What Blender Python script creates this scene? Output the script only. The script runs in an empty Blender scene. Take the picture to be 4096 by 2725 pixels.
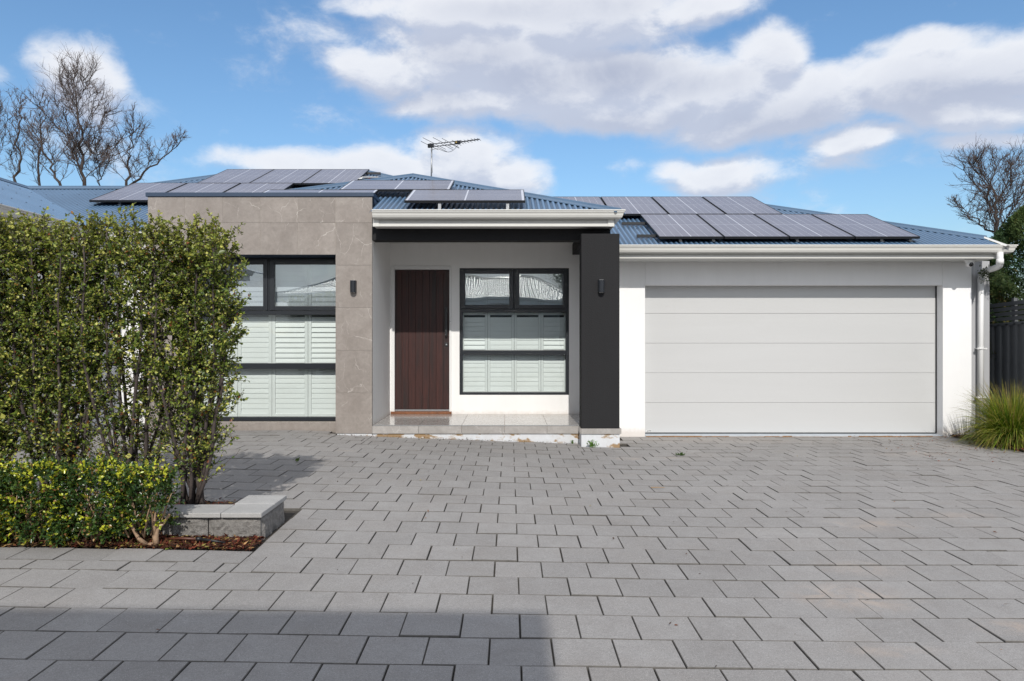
import bpy, math, random
import numpy as np
from mathutils import Vector, Matrix

random.seed(7)
rng = np.random.default_rng(7)
R = math.radians
F = 2883.0                      # focal length in photo pixels, used to turn measured pixels into metres
def W(u, v, Y):                 # a measured photo pixel at a known distance -> a point in metres
    return ((u - 2040.0) / F * Y, Y, (1348.0 - v) / F * Y)

sc = bpy.context.scene
C = sc.collection

# ------------------------------------------------------------------ camera
cam_d = bpy.data.cameras.new("camera")
cam = bpy.data.objects.new("camera", cam_d)
C.objects.link(cam)
cam.location = (0, 0, 0)
cam.rotation_euler = (R(90), 0, 0)
cam_d.sensor_width = 36
cam_d.lens = F / 4096 * 36
cam_d.shift_x = 8 / 4096
cam_d.shift_y = -14.5 / 4096
cam_d.clip_start = 0.05
cam_d.clip_end = 4000
sc.camera = cam

# ------------------------------------------------------------------ exposure
sc.view_settings.view_transform = 'Standard'
sc.view_settings.look = 'None'
sc.view_settings.gamma = 1
sc.view_settings.exposure = 0.39
sc.view_settings.use_curve_mapping = False
try:
    sc.cycles.max_bounces = 8
    sc.cycles.transparent_max_bounces = 16
    sc.cycles.use_denoising = True
    sc.cycles.caustics_reflective = False
    sc.cycles.caustics_refractive = False
except Exception:
    pass

# ------------------------------------------------------------------ sun
SUN_EL, SUN_OFF = 38.5, 1.0     # elevation, degrees the sun stands to the right of straight behind the camera
sd = bpy.data.lights.new("sun", 'SUN')
sd.energy = 2.6
sd.angle = R(0.55)
sd.color = (1.0, 0.955, 0.89)
sun = bpy.data.objects.new("sun", sd)
C.objects.link(sun)
ldir = Vector((-math.sin(R(SUN_OFF)) * math.cos(R(SUN_EL)), math.cos(R(SUN_OFF)) * math.cos(R(SUN_EL)), -math.sin(R(SUN_EL))))
sun.rotation_euler = ldir.to_track_quat('-Z', 'Y').to_euler()
sun.location = (0, -30, 30)

# ------------------------------------------------------------------ world: sky with clouds
world = bpy.data.worlds.new("World")
sc.world = world
world.use_nodes = True
wt = world.node_tree
for n in list(wt.nodes):
    wt.nodes.remove(n)

class NT:
    """small helper for wiring nodes"""
    def __init__(s, tree): s.t = tree
    def n(s, typ, **kw):
        nd = s.t.nodes.new(typ)
        for k, v in kw.items():
            setattr(nd, k, v)
        return nd
    def link(s, a, b): s.t.links.new(a, b)
    def put(s, sock, val):
        if isinstance(val, bpy.types.NodeSocket): s.link(val, sock)
        else: sock.default_value = val
    def m(s, op, a, b=0.0, c=0.0, clamp=False):
        nd = s.n('ShaderNodeMath', operation=op, use_clamp=clamp)
        s.put(nd.inputs[0], a); s.put(nd.inputs[1], b); s.put(nd.inputs[2], c)
        return nd.outputs[0]
    def vm(s, op, a, b=(0, 0, 0)):
        nd = s.n('ShaderNodeVectorMath', operation=op)
        s.put(nd.inputs[0], a)
        if op == 'SCALE': s.put(nd.inputs[3], b)
        else: s.put(nd.inputs[1], b)
        return nd.outputs['Value'] if op in ('LENGTH', 'DOT_PRODUCT', 'DISTANCE') else nd.outputs[0]
    def noise(s, vec, scale, detail=4, rough=0.5, dist=0.0, out='Fac'):
        nd = s.n('ShaderNodeTexNoise')
        if vec is not None: s.link(vec, nd.inputs['Vector'])
        nd.inputs['Scale'].default_value = scale
        nd.inputs['Detail'].default_value = detail
        nd.inputs['Roughness'].default_value = rough
        nd.inputs['Distortion'].default_value = dist
        return nd.outputs[out]
    def mr(s, val, a, b, c=0.0, d=1.0, smooth=False):
        nd = s.n('ShaderNodeMapRange')
        if smooth: nd.interpolation_type = 'SMOOTHSTEP'
        s.put(nd.inputs[0], val)
        for i, x in enumerate((a, b, c, d)): s.put(nd.inputs[1 + i], x)
        return nd.outputs[0]
    def mix(s, fac, a, b, mode='MIX'):
        nd = s.n('ShaderNodeMix', data_type='RGBA', blend_type=mode)
        s.put(nd.inputs[0], fac)
        for sock, x in ((nd.inputs[6], a), (nd.inputs[7], b)):
            if isinstance(x, (tuple, list)) and len(x) == 3: x = (*x, 1)
            s.put(sock, x)
        return nd.outputs[2]

# clouds: soft elliptical masses in azimuth / elevation, broken up by noise; elsewhere noise alone makes scattered clouds
CLOUDS = [  # photo u, v, half width, half height, weight
    (1500, 10, 260, 60, .8), (1900, 40, 420, 130, 1.2), (2350, 60, 460, 150, 1.3), (2780, 40, 300, 80, .95),
    (1560, 290, 330, 110, .95), (1330, 130, 170, 60, .45), (1450, 250, 260, 90, .8), (2000, 230, 520, 190, 1.35), (2350, 330, 560, 170, 1.35),
    (1900, 420, 420, 90, 1.05), (2500, 440, 520, 110, 1.15), (2850, 380, 420, 150, 1.2), (3080, 230, 210, 140, 1.1), (3050, 480, 460, 110, 1.1), (3250, 420, 420, 150, 1.1),
    (3400, 560, 380, 80, .9), (3650, 330, 430, 160, 1.2), (3950, 260, 420, 150, 1.25), (3700, 190, 340, 80, .9), (3900, 430, 420, 120, 1.0), (3900, 560, 360, 60, .8), (3500, 60, 160, 40, .35),
    (320, 320, 220, 200, .95), (540, 400, 150, 90, .45), (-10, 300, 120, 80, .65), (-300, 250, 260, 120, .8), (280, 560, 420, 150, .42),
    (1150, 670, 360, 80, .9), (1500, 680, 460, 95, 1.0), (1850, 640, 280, 150, 1.1), (2050, 710, 200, 110, 1.0),
    (2880, 710, 330, 100, 1.0), (2720, 680, 200, 60, .8), (2470, 670, 150, 38, .4),
    (4500, 350, 420, 200, .9), (4700, 60, 300, 90, .7), (3350, 640, 420, 70, .5), (3250, 120, 260, 90, .42), (1300, 130, 260, 110, .42), (3700, 640, 420, 80, .42)]
def make_cloud_group():
    g = bpy.data.node_groups.new("cloud_density", 'ShaderNodeTree')
    g.interface.new_socket("Az", in_out='INPUT', socket_type='NodeSocketFloat')
    g.interface.new_socket("El", in_out='INPUT', socket_type='NodeSocketFloat')
    g.interface.new_socket("Density", in_out='OUTPUT', socket_type='NodeSocketFloat')
    k = NT(g)
    gi, go = k.n('NodeGroupInput'), k.n('NodeGroupOutput')
    cb = k.n('ShaderNodeCombineXYZ')
    k.link(gi.outputs[0], cb.inputs[0]); k.link(gi.outputs[1], cb.inputs[1])
    p = cb.outputs[0]
    warp = k.vm('SUBTRACT', k.noise(p, 7, 3, .5, out='Color'), (.5, .5, .5))
    warp = k.vm('MULTIPLY', warp, (.09, .05, 0))
    pw = k.vm('ADD', p, warp)
    tot = None
    for u, v, a, b, w in CLOUDS:
        x, z = (u - 2040) / F, (1348 - v) / F
        az = math.atan(x); el = math.atan(z * math.cos(az))
        ra = a / F * math.cos(az) ** 2; rb = b / F * math.cos(az)
        d = k.vm('MULTIPLY', k.vm('SUBTRACT', pw, (az, el, 0)), (1 / ra, 1 / rb, 0))
        l = k.vm('LENGTH', d)
        s_ = k.mr(l, 1.45, 0.1, 0, w, smooth=True)
        tot = s_ if tot is None else k.m('SMOOTH_MAX', tot, s_, .22)
    far = k.m('MAXIMUM', k.mr(k.m('ABSOLUTE', gi.outputs[0]), .86, 1.25, 0, .72, smooth=True), k.mr(gi.outputs[1], .44, .62, 0, .98, smooth=True))     # unseen broken cloud overhead, to the sides and behind, thickened for fill light
    tot = k.m('MAXIMUM', tot, far)
    ps = k.vm('MULTIPLY', p, (1, 1.7, 1))
    n1 = k.noise(ps, 5.5, 8, .56, .25)
    n2 = k.noise(ps, 17, 8, .66, .3)
    nn = k.m('ADD', k.m('MULTIPLY', k.m('SUBTRACT', n1, .5), 1.05), k.m('MULTIPLY', k.m('SUBTRACT', n2, .5), .80))
    k.link(k.m('ADD', tot, nn), go.inputs[0])
    return g
cg = make_cloud_group()
k = NT(wt)
tc = k.n('ShaderNodeTexCoord')
sx = k.n('ShaderNodeSeparateXYZ')
k.link(tc.outputs['Generated'], sx.inputs[0])
az = k.m('ARCTAN2', sx.outputs[0], sx.outputs[1])
el = k.m('ARCSINE', sx.outputs[2])
sky = k.n('ShaderNodeTexSky', sky_type='NISHITA')
sky.sun_disc = False
sky.sun_elevation = R(SUN_EL)
sky.sun_rotation = R(180 - SUN_OFF)
sky.air_density = 1.0
sky.dust_density = 2.2
sky.ozone_density = 2.0
d0 = k.n('ShaderNodeGroup'); d0.node_tree = cg
k.link(az, d0.inputs[0]); k.link(el, d0.inputs[1])
d1 = k.n('ShaderNodeGroup'); d1.node_tree = cg
k.link(az, d1.inputs[0]); k.link(k.m('ADD', el, .022), d1.inputs[1])
dens, dens1 = d0.outputs[0], d1.outputs[0]
cov = k.mr(dens, .18, .84, 0, 1, smooth=True)
cov = k.m('MULTIPLY', cov, k.mr(el, -.02, .03, 0, 1))
lit = k.mr(k.m('SUBTRACT', dens, dens1), -.22, .26, 0, 1, smooth=True)            # cloud tops catch the light
thick = k.mr(dens, .6, 1.35, 0, 1, smooth=True)
SKYK = 0.145
ccol = k.mix(lit, (3.05, 3.3, 3.95), (4.85, 4.92, 5.12))
ccol = k.mix(k.m('MULTIPLY', thick, .30), ccol, (2.75, 2.95, 3.6))
hs = k.n('ShaderNodeHueSaturation'); hs.inputs['Saturation'].default_value = 1.12; hs.inputs['Value'].default_value = 1.0
k.link(sky.outputs[0], hs.inputs['Color'])
skyc = k.vm('MULTIPLY', hs.outputs[0], (.79, .88, .90))
under = None                     # grey undersides of the thick bank
pc = k.n('ShaderNodeCombineXYZ'); k.link(az, pc.inputs[0]); k.link(el, pc.inputs[1])
for u, v, a, b_, w in ((2350, 300, 430, 85, .95), (1900, 215, 260, 60, .6), (2750, 330, 240, 60, .6), (3050, 500, 520, 80, .5), (3700, 400, 420, 80, .7), (2250, 30, 420, 50, .5), (1700, 400, 260, 45, .5), (2500, 500, 420, 45, .5)):
    x, z = (u - 2040) / F, (1348 - v) / F
    az_ = math.atan(x); el_ = math.atan(z * math.cos(az_))
    d_ = k.vm('LENGTH', k.vm('MULTIPLY', k.vm('SUBTRACT', pc.outputs[0], (az_, el_, 0)), (F / a, F / b_, 0)))
    m_ = k.mr(d_, 1.5, .1, 0, w, smooth=True)
    under = m_ if under is None else k.m('MAXIMUM', under, m_)
under = k.m('MULTIPLY', under, k.mr(k.noise(pc.outputs[0], 9, 6, .6, .4), .30, .62, .15, 1))
ccol = k.mix(under, ccol, (2.45, 2.65, 3.3))
fin = k.mix(k.m('MULTIPLY', cov, .92), skyc, ccol)
bg = k.n('ShaderNodeBackground')  # sky radiance
bg.inputs['Strength'].default_value = SKYK
k.link(fin, bg.inputs['Color'])
wo = k.n('ShaderNodeOutputWorld')
k.link(bg.outputs[0], wo.inputs['Surface'])

# ------------------------------------------------------------------ object helpers
def tag(o, label=None, cat=None, group=None, kind=None):
    if label: o['label'] = label
    if cat: o['category'] = cat
    if group: o['group'] = group
    if kind: o['kind'] = kind
    return o
WL = {}                          # world origin of every object made here
def empty(name, loc, label=None, cat=None, group=None, kind=None, rot=None):
    o = bpy.data.objects.new(name, None)
    o.location = loc
    if rot: o.rotation_euler = rot
    o.empty_display_size = .1
    C.objects.link(o)
    WL[o.name] = Vector(loc)
    return tag(o, label, cat, group, kind)

class MB:
    def __init__(s): s.v = []; s.f = []
    def add(s, vs, fs):
        b = len(s.v); s.v += [tuple(p) for p in vs]; s.f += [tuple(i + b for i in f) for f in fs]; return s
    def box(s, x0, x1, y0, y1, z0, z1):
        return s.add([(x0, y0, z0), (x1, y0, z0), (x1, y1, z0), (x0, y1, z0), (x0, y0, z1), (x1, y0, z1), (x1, y1, z1), (x0, y1, z1)],
                     [(0, 3, 2, 1), (4, 5, 6, 7), (0, 1, 5, 4), (1, 2, 6, 5), (2, 3, 7, 6), (3, 0, 4, 7)])
    def quad(s, *p): return s.add(p, [tuple(range(len(p)))])
    def extr(s, prof, p0, p1, out, caps=True, up=(0, 0, 1), e0=0.0, e1=0.0):
        """sweep a closed (outward, height) outline from p0 to p1; e0/e1 mitre the ends by that much per unit outward"""
        p0, p1, out, up = Vector(p0), Vector(p1), Vector(out), Vector(up)
        t = (p1 - p0).normalized()
        n = len(prof)
        vs = [p0 + out * a + up * b - t * (a * e0) for a, b in prof] + [p1 + out * a + up * b + t * (a * e1) for a, b in prof]
        fs = [(i, (i + 1) % n, n + (i + 1) % n, n + i) for i in range(n)]
        if caps: fs += [tuple(range(n))[::-1], tuple(range(n, 2 * n))]
        return s.add(vs, fs)
    def tube(s, pts, rad, n=6, cap=True):
        pts = [Vector(p) for p in pts]
        if not hasattr(rad, '__len__'): rad = [rad] * len(pts)
        vs, fs = [], []
        ref = None
        for i, p in enumerate(pts):
            t = (pts[min(i + 1, len(pts) - 1)] - pts[max(i - 1, 0)])
            if t.length < 1e-9: t = Vector((0, 0, 1))
            t.normalize()
            if ref is None or abs(ref.dot(t)) > .98:
                ref = Vector((1, 0, 0)) if abs(t.x) < .8 else Vector((0, 1, 0))
            a = (ref - t * ref.dot(t)).normalized(); b = t.cross(a); ref = a
            for j in range(n):
                th = 2 * math.pi * j / n
                vs.append(p + a * (math.cos(th) * rad[i]) + b * (math.sin(th) * rad[i]))
        for i in range(len(pts) - 1):
            for j in range(n):
                fs.append((i * n + j, i * n + (j + 1) % n, (i + 1) * n + (j + 1) % n, (i + 1) * n + j))
        if cap:
            fs.append(tuple(range(n))[::-1]); fs.append(tuple(range((len(pts) - 1) * n, len(pts) * n)))
        return s.add(vs, fs)

def mesh_of(name, mb, mat, origin, smooth=False):
    me = bpy.data.meshes.new(name)
    ox, oy, oz = origin
    me.from_pydata([(x - ox, y - oy, z - oz) for x, y, z in mb.v], [], mb.f)
    if mat: me.materials.append(mat)
    if smooth:
        me.polygons.foreach_set('use_smooth', [True] * len(me.polygons))
    me.update()
    return me
def obj(name, mb, mat, parent=None, smooth=False, bev=0.0, origin=None, seg=2, **kw):
    """one mesh object; vertices are given in world metres, the origin is set at the foot of its bounding box"""
    if origin is None:
        a = np.array(mb.v)
        lo, hi = a.min(0), a.max(0)
        origin = ((lo[0] + hi[0]) / 2, (lo[1] + hi[1]) / 2, lo[2])
    me = mesh_of(name, mb, mat, origin, smooth)
    o = bpy.data.objects.new(name, me)
    C.objects.link(o)
    WL[o.name] = Vector(origin)
    if parent is not None:
        o.parent = parent
        o.location = Vector(origin) - WL[parent.name]
    else:
        o.location = origin
    if bev:
        m = o.modifiers.new("edge", 'BEVEL'); m.width = bev; m.segments = seg; m.limit_method = 'ANGLE'; m.angle_limit = R(40)
        if smooth is False: m.harden_normals = False
    tag(o, **{a_: b_ for a_, b_ in kw.items()})
    return o
def again(src, origin, parent=None, rot=None, scale=None, **kw):
    """another object on the same mesh at a world place"""
    o = src.copy()
    C.objects.link(o)
    WL[o.name] = Vector(origin)
    o.parent = parent
    o.location = Vector(origin) - (WL[parent.name] if parent is not None else Vector((0, 0, 0)))
    if rot is not None: o.rotation_euler = rot
    if scale is not None: o.scale = scale
    tag(o, **kw)
    return o
def copy_thing(root, loc, label=None, rot=None, scale=None):
    def cp(o, par):
        c = o.copy(); C.objects.link(c)
        if par is not None:
            c.parent = par; c.matrix_parent_inverse = o.matrix_parent_inverse.copy()
        for ch in [x for x in ALLKIDS.get(o.name, [])]:
            k_ = cp(ch, c); ALLKIDS.setdefault(c.name, []).append(k_)
        return c
    ALLKIDS = {}
    for o in C.objects:
        if o.parent: ALLKIDS.setdefault(o.parent.name, []).append(o)
    r = cp(root, None)
    r.location = loc
    WL[r.name] = Vector(loc)
    if rot is not None: r.rotation_euler = rot
    if scale is not None: r.scale = scale
    if label: r['label'] = label
    return r

# ------------------------------------------------------------------ materials
def new_mat(name):
    m = bpy.data.materials.new(name); m.use_nodes = True
    t = m.node_tree
    for n in list(t.nodes): t.nodes.remove(n)
    kk = NT(t)
    b = kk.n('ShaderNodeBsdfPrincipled')
    o = kk.n('ShaderNodeOutputMaterial')
    kk.link(b.outputs[0], o.inputs[0])
    return m, kk, b, o
def coords(kk, which='Object'):
    if which == 'World': return kk.n('ShaderNodeNewGeometry').outputs['Position']
    return kk.n('ShaderNodeTexCoord').outputs[which]
def rand_id(kk):
    oi = kk.n('ShaderNodeObjectInfo').outputs['Random']
    ge = kk.n('ShaderNodeNewGeometry').outputs['Random Per Island']
    return kk.m('FRACT', kk.m('ADD', oi, ge))
def bump(kk, b, h, strength=.3, dist=.01):
    nd = kk.n('ShaderNodeBump'); nd.inputs['Strength'].default_value = strength; nd.inputs['Distance'].default_value = dist
    kk.link(h, nd.inputs['Height']); kk.link(nd.outputs[0], b.inputs['Normal'])
def simple(name, col, rough=.6, var=.12, vscale=3, fine=0, bstr=0, bscale=60, metal=0, spec=.5, which='World', coat=0):
    m, kk, b, o = new_mat(name)
    p = coords(kk, which)
    n = kk.noise(p, vscale, 5, .6)
    f = kk.mr(n, .25, .75, 1 - var, 1 + var)
    if fine:
        n2 = kk.noise(p, 140, 3, .7)
        f = kk.m('MULTIPLY', f, kk.mr(n2, .2, .8, 1 - fine, 1 + fine))
    c = kk.vm('SCALE', (*col[:3],), f)
    kk.link(c, b.inputs['Base Color'])
    b.inputs['Roughness'].default_value = rough
    b.inputs['Metallic'].default_value = metal
    b.inputs['Specular IOR Level'].default_value = spec
    if coat: b.inputs['Coat Weight'].default_value = coat; b.inputs['Coat Roughness'].default_value = .12
    if bstr:
        bump(kk, b, kk.noise(p, bscale, 4, .65), bstr, .006)
    return m

M = {}
# textured acrylic render, with faint weathering streaks under the eaves
def render_mat(name, col, dirt=.0, bs=.35, scale=150, grime=None):
    m, kk, b, o = new_mat(name)
    p = coords(kk, 'World')
    n = kk.noise(p, 1.6, 6, .6)
    n2 = kk.noise(kk.vm('MULTIPLY', p, (6, 6, .7)), 1.5, 5, .6)
    f = kk.m('MULTIPLY', kk.mr(n, .3, .7, .975, 1.015), kk.mr(n2, .3, .8, 1.0, 1 - dirt))
    c = kk.vm('SCALE', (*col[:3],), f)
    if grime:            # splash marks along the foot of the wall (stain, stays put)
        sp = kk.n('ShaderNodeSeparateXYZ'); kk.link(p, sp.inputs[0])
        g = kk.mr(kk.m('ADD', sp.outputs[2], kk.m('MULTIPLY', kk.noise(p, 14, 5, .7), -.14)), grime - .05, grime - .13, 0, .35)
        c = kk.mix(g, c, (.46, .36, .27))
    kk.link(c, b.inputs['Base Color'])
    b.inputs['Roughness'].default_value = .85
    b.inputs['Specular IOR Level'].default_value = .25
    bump(kk, b, kk.noise(p, scale, 3, .6), bs, .004)
    return m
M['white'] = render_mat('white_render', (.86, .86, .86), .03, grime=-1.49)
M['white_porch'] = render_mat('white_porch_render', (.85, .845, .83), .04, bs=.6, scale=110, grime=-1.28)
M['shade_white'] = render_mat('shade_grey_render', (.42, .425, .44), .05)  # darker copy of the white render, with the side wall's shade in its colour
M['dark'] = render_mat('charcoal_render', (.020, .020, .0215), .12, bs=1.0, scale=48)
M['dark'].node_tree.nodes['Principled BSDF'].inputs['Specular IOR Level'].default_value = .3
M['gutter'] = simple('cream_white_gutter', (.66, .655, .62), .38, .03, 2)
M['soffit'] = simple('soffit_paint', (.62, .62, .60), .7, .02)
M['frame'] = simple('charcoal_aluminium', (.018, .021, .026), .34, .05, spec=.5)
M['trim'] = simple('white_joinery_paint', (.74, .74, .73), .5, .02)
M['blackmetal'] = simple('black_metal', (.012, .013, .015), .45, .1)
M['galv'] = simple('galvanised_steel', (.36, .37, .38), .42, .25, 30, metal=.6)
M['pvc'] = simple('white_painted_pipe', (.76, .76, .755), .4, .03, 4)
M['red'] = simple('red_plastic', (.5, .02, .015), .4)
M['yellow'] = simple('yellow_label', (.6, .42, .1), .5)
M['alum'] = simple('silver_aluminium', (.55, .56, .57), .35, .05, metal=.7)
M['jamb'] = simple('timber_sill_brown', (.20, .075, .03), .55, .35, 14, bstr=.2)
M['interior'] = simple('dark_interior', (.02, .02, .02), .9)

# blue corrugated steel
def roof_mat(name, col, rough=.36, ribbed=False):
    m, kk, b, o = new_mat(name)
    p = coords(kk, 'World')
    f = kk.m('MULTIPLY', kk.mr(kk.noise(p, .9, 4, .6), .3, .7, .9, 1.08), kk.mr(kk.noise(kk.vm('MULTIPLY', p, (9, 1, 1)), 4, 5, .7), .3, .8, 1.04, .9))
    c = kk.vm('SCALE', col, f)
    if ribbed:          # rib shading painted into the colour: valleys darkened, crests lightened
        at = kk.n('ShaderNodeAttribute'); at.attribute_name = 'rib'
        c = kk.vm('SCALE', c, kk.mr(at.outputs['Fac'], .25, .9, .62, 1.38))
    kk.link(c, b.inputs['Base Color'])
    b.inputs['Roughness'].default_value = rough
    b.inputs['Specular IOR Level'].default_value = .42
    return m
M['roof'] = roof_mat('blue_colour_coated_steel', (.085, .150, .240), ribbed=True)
M['roofcap'] = roof_mat('blue_ridge_steel', (.080, .140, .220))
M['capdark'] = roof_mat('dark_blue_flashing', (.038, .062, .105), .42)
M['roofpale'] = roof_mat('pale_grey_roof_steel', (.24, .255, .255), .22)

# stone-look wall tile with pale veins, different on every tile
def stone(name, base, base2, vein, rough=.42, vs=1.0, veinw=.5, spec=.4):
    m, kk, b, o = new_mat(name)
    p = coords(kk, 'World')
    r = kk.n('ShaderNodeObjectInfo').outputs['Random']
    cb = kk.n('ShaderNodeCombineXYZ')
    kk.link(kk.m('MULTIPLY', r, 37.0), cb.inputs[0]); kk.link(kk.m('MULTIPLY', r, 91.0), cb.inputs[1]); kk.link(kk.m('MULTIPLY', r, 17.0), cb.inputs[2])
    q = kk.vm('ADD', p, cb.outputs[0])
    q = kk.vm('SCALE', q, vs)
    n = kk.noise(q, 2.2, 7, .62, .8)
    n2 = kk.noise(q, 16, 6, .7, .5)
    c = kk.mix(kk.mr(n, .32, .68), base, base2)
    c = kk.mix(kk.mr(n2, .38, .72, 0, .42), c, tuple(x * .62 for x in base))
    c = kk.mix(kk.mr(kk.noise(q, 7, 6, .7, 1.2), .55, .8, 0, .35), c, tuple(min(1, x * 1.25) for x in base2))
    # veins: edges of warped cells, mostly faded out
    w = kk.vm('SCALE', kk.vm('SUBTRACT', kk.noise(q, 3.5, 4, .6, out='Color'), (.5, .5, .5)), .20)
    vq = kk.vm('MULTIPLY', kk.vm('ADD', q, w), (1.55, 1.0, .8))
    vo = kk.n('ShaderNodeTexVoronoi', feature='DISTANCE_TO_EDGE'); vo.inputs['Scale'].default_value = 1.9
    kk.link(vq, vo.inputs['Vector'])
    v1 = kk.mr(vo.outputs['Distance'], .0, .0075, 1, 0)
    v1 = kk.m('MULTIPLY', v1, kk.mr(kk.noise(q, 2.7, 3, .6), .46, .60, 0, 1))
    vo2 = kk.n('ShaderNodeTexVoronoi', feature='DISTANCE_TO_EDGE'); vo2.inputs['Scale'].default_value = 4.6
    kk.link(kk.vm('ADD', vq, (5, 3, 8)), vo2.inputs['Vector'])
    v2 = kk.mr(vo2.outputs['Distance'], .0, .010, .6, 0)
    v2 = kk.m('MULTIPLY', v2, kk.mr(kk.noise(q, 4.1, 3, .6), .54, .68, 0, 1))
    c = kk.mix(kk.m('MULTIPLY', kk.m('MAXIMUM', v1, v2), veinw), c, vein)
    c = kk.vm('SCALE', c, kk.mr(r, 0, 1, .93, 1.06))
    kk.link(c, b.inputs['Base Color'])
    b.inputs['Roughness'].default_value = rough
    b.inputs['Specular IOR Level'].default_value = spec
    bump(kk, b, n2, .06, .004)
    return m
M['tile'] = stone('grey_brown_stone_tile', (.262, .230, .206), (.335, .300, .272), (.68, .64, .59), .5, veinw=.6)
M['floor'] = stone('polished_grey_marble_tile', (.34, .32, .30), (.44, .42, .40), (.7, .68, .66), .14, 1.6, .95, .6)
M['grout'] = simple('pale_grout', (.50, .46, .41), .9, .1, 20)
M['groutdark'] = simple('tan_grout', (.30, .20, .13), .9, .2, 20)

# concrete paver: speckled aggregate, stains of sandy salts at a few places
def paver_mat():
    m, kk, b, o = new_mat('grey_concrete_paver')
    p = coords(kk, 'World')
    r = rand_id(kk)
    big = kk.noise(p, .55, 5, .6)
    mid = kk.noise(p, 5, 6, .65, .4)
    c = kk.mix(kk.mr(mid, .3, .7), (.256, .244, .234), (.296, .287, .278))
    c = kk.mix(kk.mr(kk.noise(p, 1.7, 4, .6), .5, .75, 0, .5), c, (.262, .240, .220))
    c = kk.vm('SCALE', c, kk.m('MULTIPLY', kk.mr(r, 0, 1, .93, 1.06), kk.mr(big, .3, .7, .92, 1.06)))
    sp = kk.noise(p, 230, 2, .6)
    c = kk.vm('SCALE', c, kk.m('MULTIPLY', kk.mr(kk.noise(p, 95, 3, .75), .28, .72, .84, 1.15), kk.mr(kk.noise(p, 28, 4, .7), .3, .7, .94, 1.05)))
    c = kk.mix(kk.mr(sp, .58, .68, 0, .6), c, (.52, .51, .50))
    c = kk.mix(kk.mr(kk.noise(p, 170, 2, .6), .58, .70, 0, .5), c, (.10, .10, .105))
    st = None
    for (x, y, rx, ry, w) in ((2.05, 4.35, .45, .28, .7), (2.75, 3.9, .3, .14, .6), (2.35, 4.9, .35, .2, .45), (3.0, 6.0, .5, .25, .45), (3.9, 6.3, .4, .2, .4),
                              (1.55, 9.45, .22, .12, .85), (2.15, 9.55, .2, .12, .6), (5.6, 9.9, .7, .3, .45), (3.4, 11.3, 1.8, .35, .35), (-2.15, 9.4, .16, .08, .6), (6.7, 10.6, .6, .3, .4), (1.9, 3.6, .3, .08, .6)):
        d = kk.vm('LENGTH', kk.vm('MULTIPLY', kk.vm('SUBTRACT', p, (x, y, 0)), (1 / rx, 1 / ry, 0)))
        s_ = kk.mr(d, 1.2, .1, 0, w, smooth=True)
        st = s_ if st is None else kk.m('MAXIMUM', st, s_)
    st = kk.m('MULTIPLY', st, kk.mr(kk.noise(p, 6, 6, .7, 1.), .40, .66, 0, 1))
    c = kk.mix(kk.m('MULTIPLY', st, .62), c, (.52, .40, .31))
    # dark scuffs of tyres and faint pale scratches
    vw = kk.noise(kk.vm('MULTIPLY', p, (1, 5, 1)), 1.3, 6, .7, 1.5)
    c = kk.mix(kk.mr(vw, .62, .72, 0, .22), c, (.14, .14, .145))
    kk.link(c, b.inputs['Base Color'])
    b.inputs['Roughness'].default_value = .82
    b.inputs['Specular IOR Level'].default_value = .35
    h = kk.m('ADD', kk.m('MULTIPLY', sp, .6), kk.m('MULTIPLY', kk.noise(p, 90, 4, .7), .7))
    bump(kk, b, h, .55, .003)
    return m
M['paver'] = paver_mat()
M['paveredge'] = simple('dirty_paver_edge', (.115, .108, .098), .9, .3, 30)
M['sand'] = simple('dark_joint_sand', (.045, .038, .030), .95, .5, 25, fine=.4, bstr=.6)
M['ground'] = simple('grey_ground', (.20, .195, .185), .9, .15, 2, fine=.1)
M['coping'] = simple('grey_concrete_coping', (.38, .375, .365), .85, .12, 6, fine=.22, bstr=.5, bscale=160)
def split_face():
    m, kk, b, o = new_mat('split_face_concrete')
    p = coords(kk, 'World')
    n = kk.noise(p, 28, 7, .72, .3)
    c = kk.mix(kk.mr(n, .3, .7), (.17, .16, .15), (.34, .325, .305))
    kk.link(c, b.inputs['Base Color'])
    b.inputs['Roughness'].default_value = .92
    bump(kk, b, n, 1.0, .03)
    return m
M['splitface'] = split_face()

def plinth_mat():
    m, kk, b, o = new_mat('flaking_white_paint')
    p = coords(kk, 'World')
    q = kk.vm('MULTIPLY', p, (1, 1, 2.2))
    n = kk.noise(q, 3.2, 7, .62, .3)
    n2 = kk.noise(q, 14, 6, .7)
    mask = kk.mr(kk.m('ADD', n, kk.m('MULTIPLY', n2, .28)), .70, .725)
    edge = kk.mr(kk.m('ADD', n, kk.m('MULTIPLY', n2, .28)), .655, .70)
    c = kk.mix(kk.mr(kk.noise(p, 9, 6, .7), .35, .7, 0, .5), (.66, .68, .71), (.50, .49, .48))
    c = kk.mix(edge, c, (.48, .41, .34))
    c = kk.mix(mask, c, (.33, .22, .12))
    c = kk.mix(kk.mr(kk.noise(p, 70, 3, .7), .68, .72, 0, .8), c, (.16, .12, .10))
    kk.link(c, b.inputs['Base Color'])
    b.inputs['Roughness'].default_value = .8
    bump(kk, b, kk.m('SUBTRACT', 1.0, mask), .5, .004)
    return m
M['plinth'] = plinth_mat()

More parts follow.
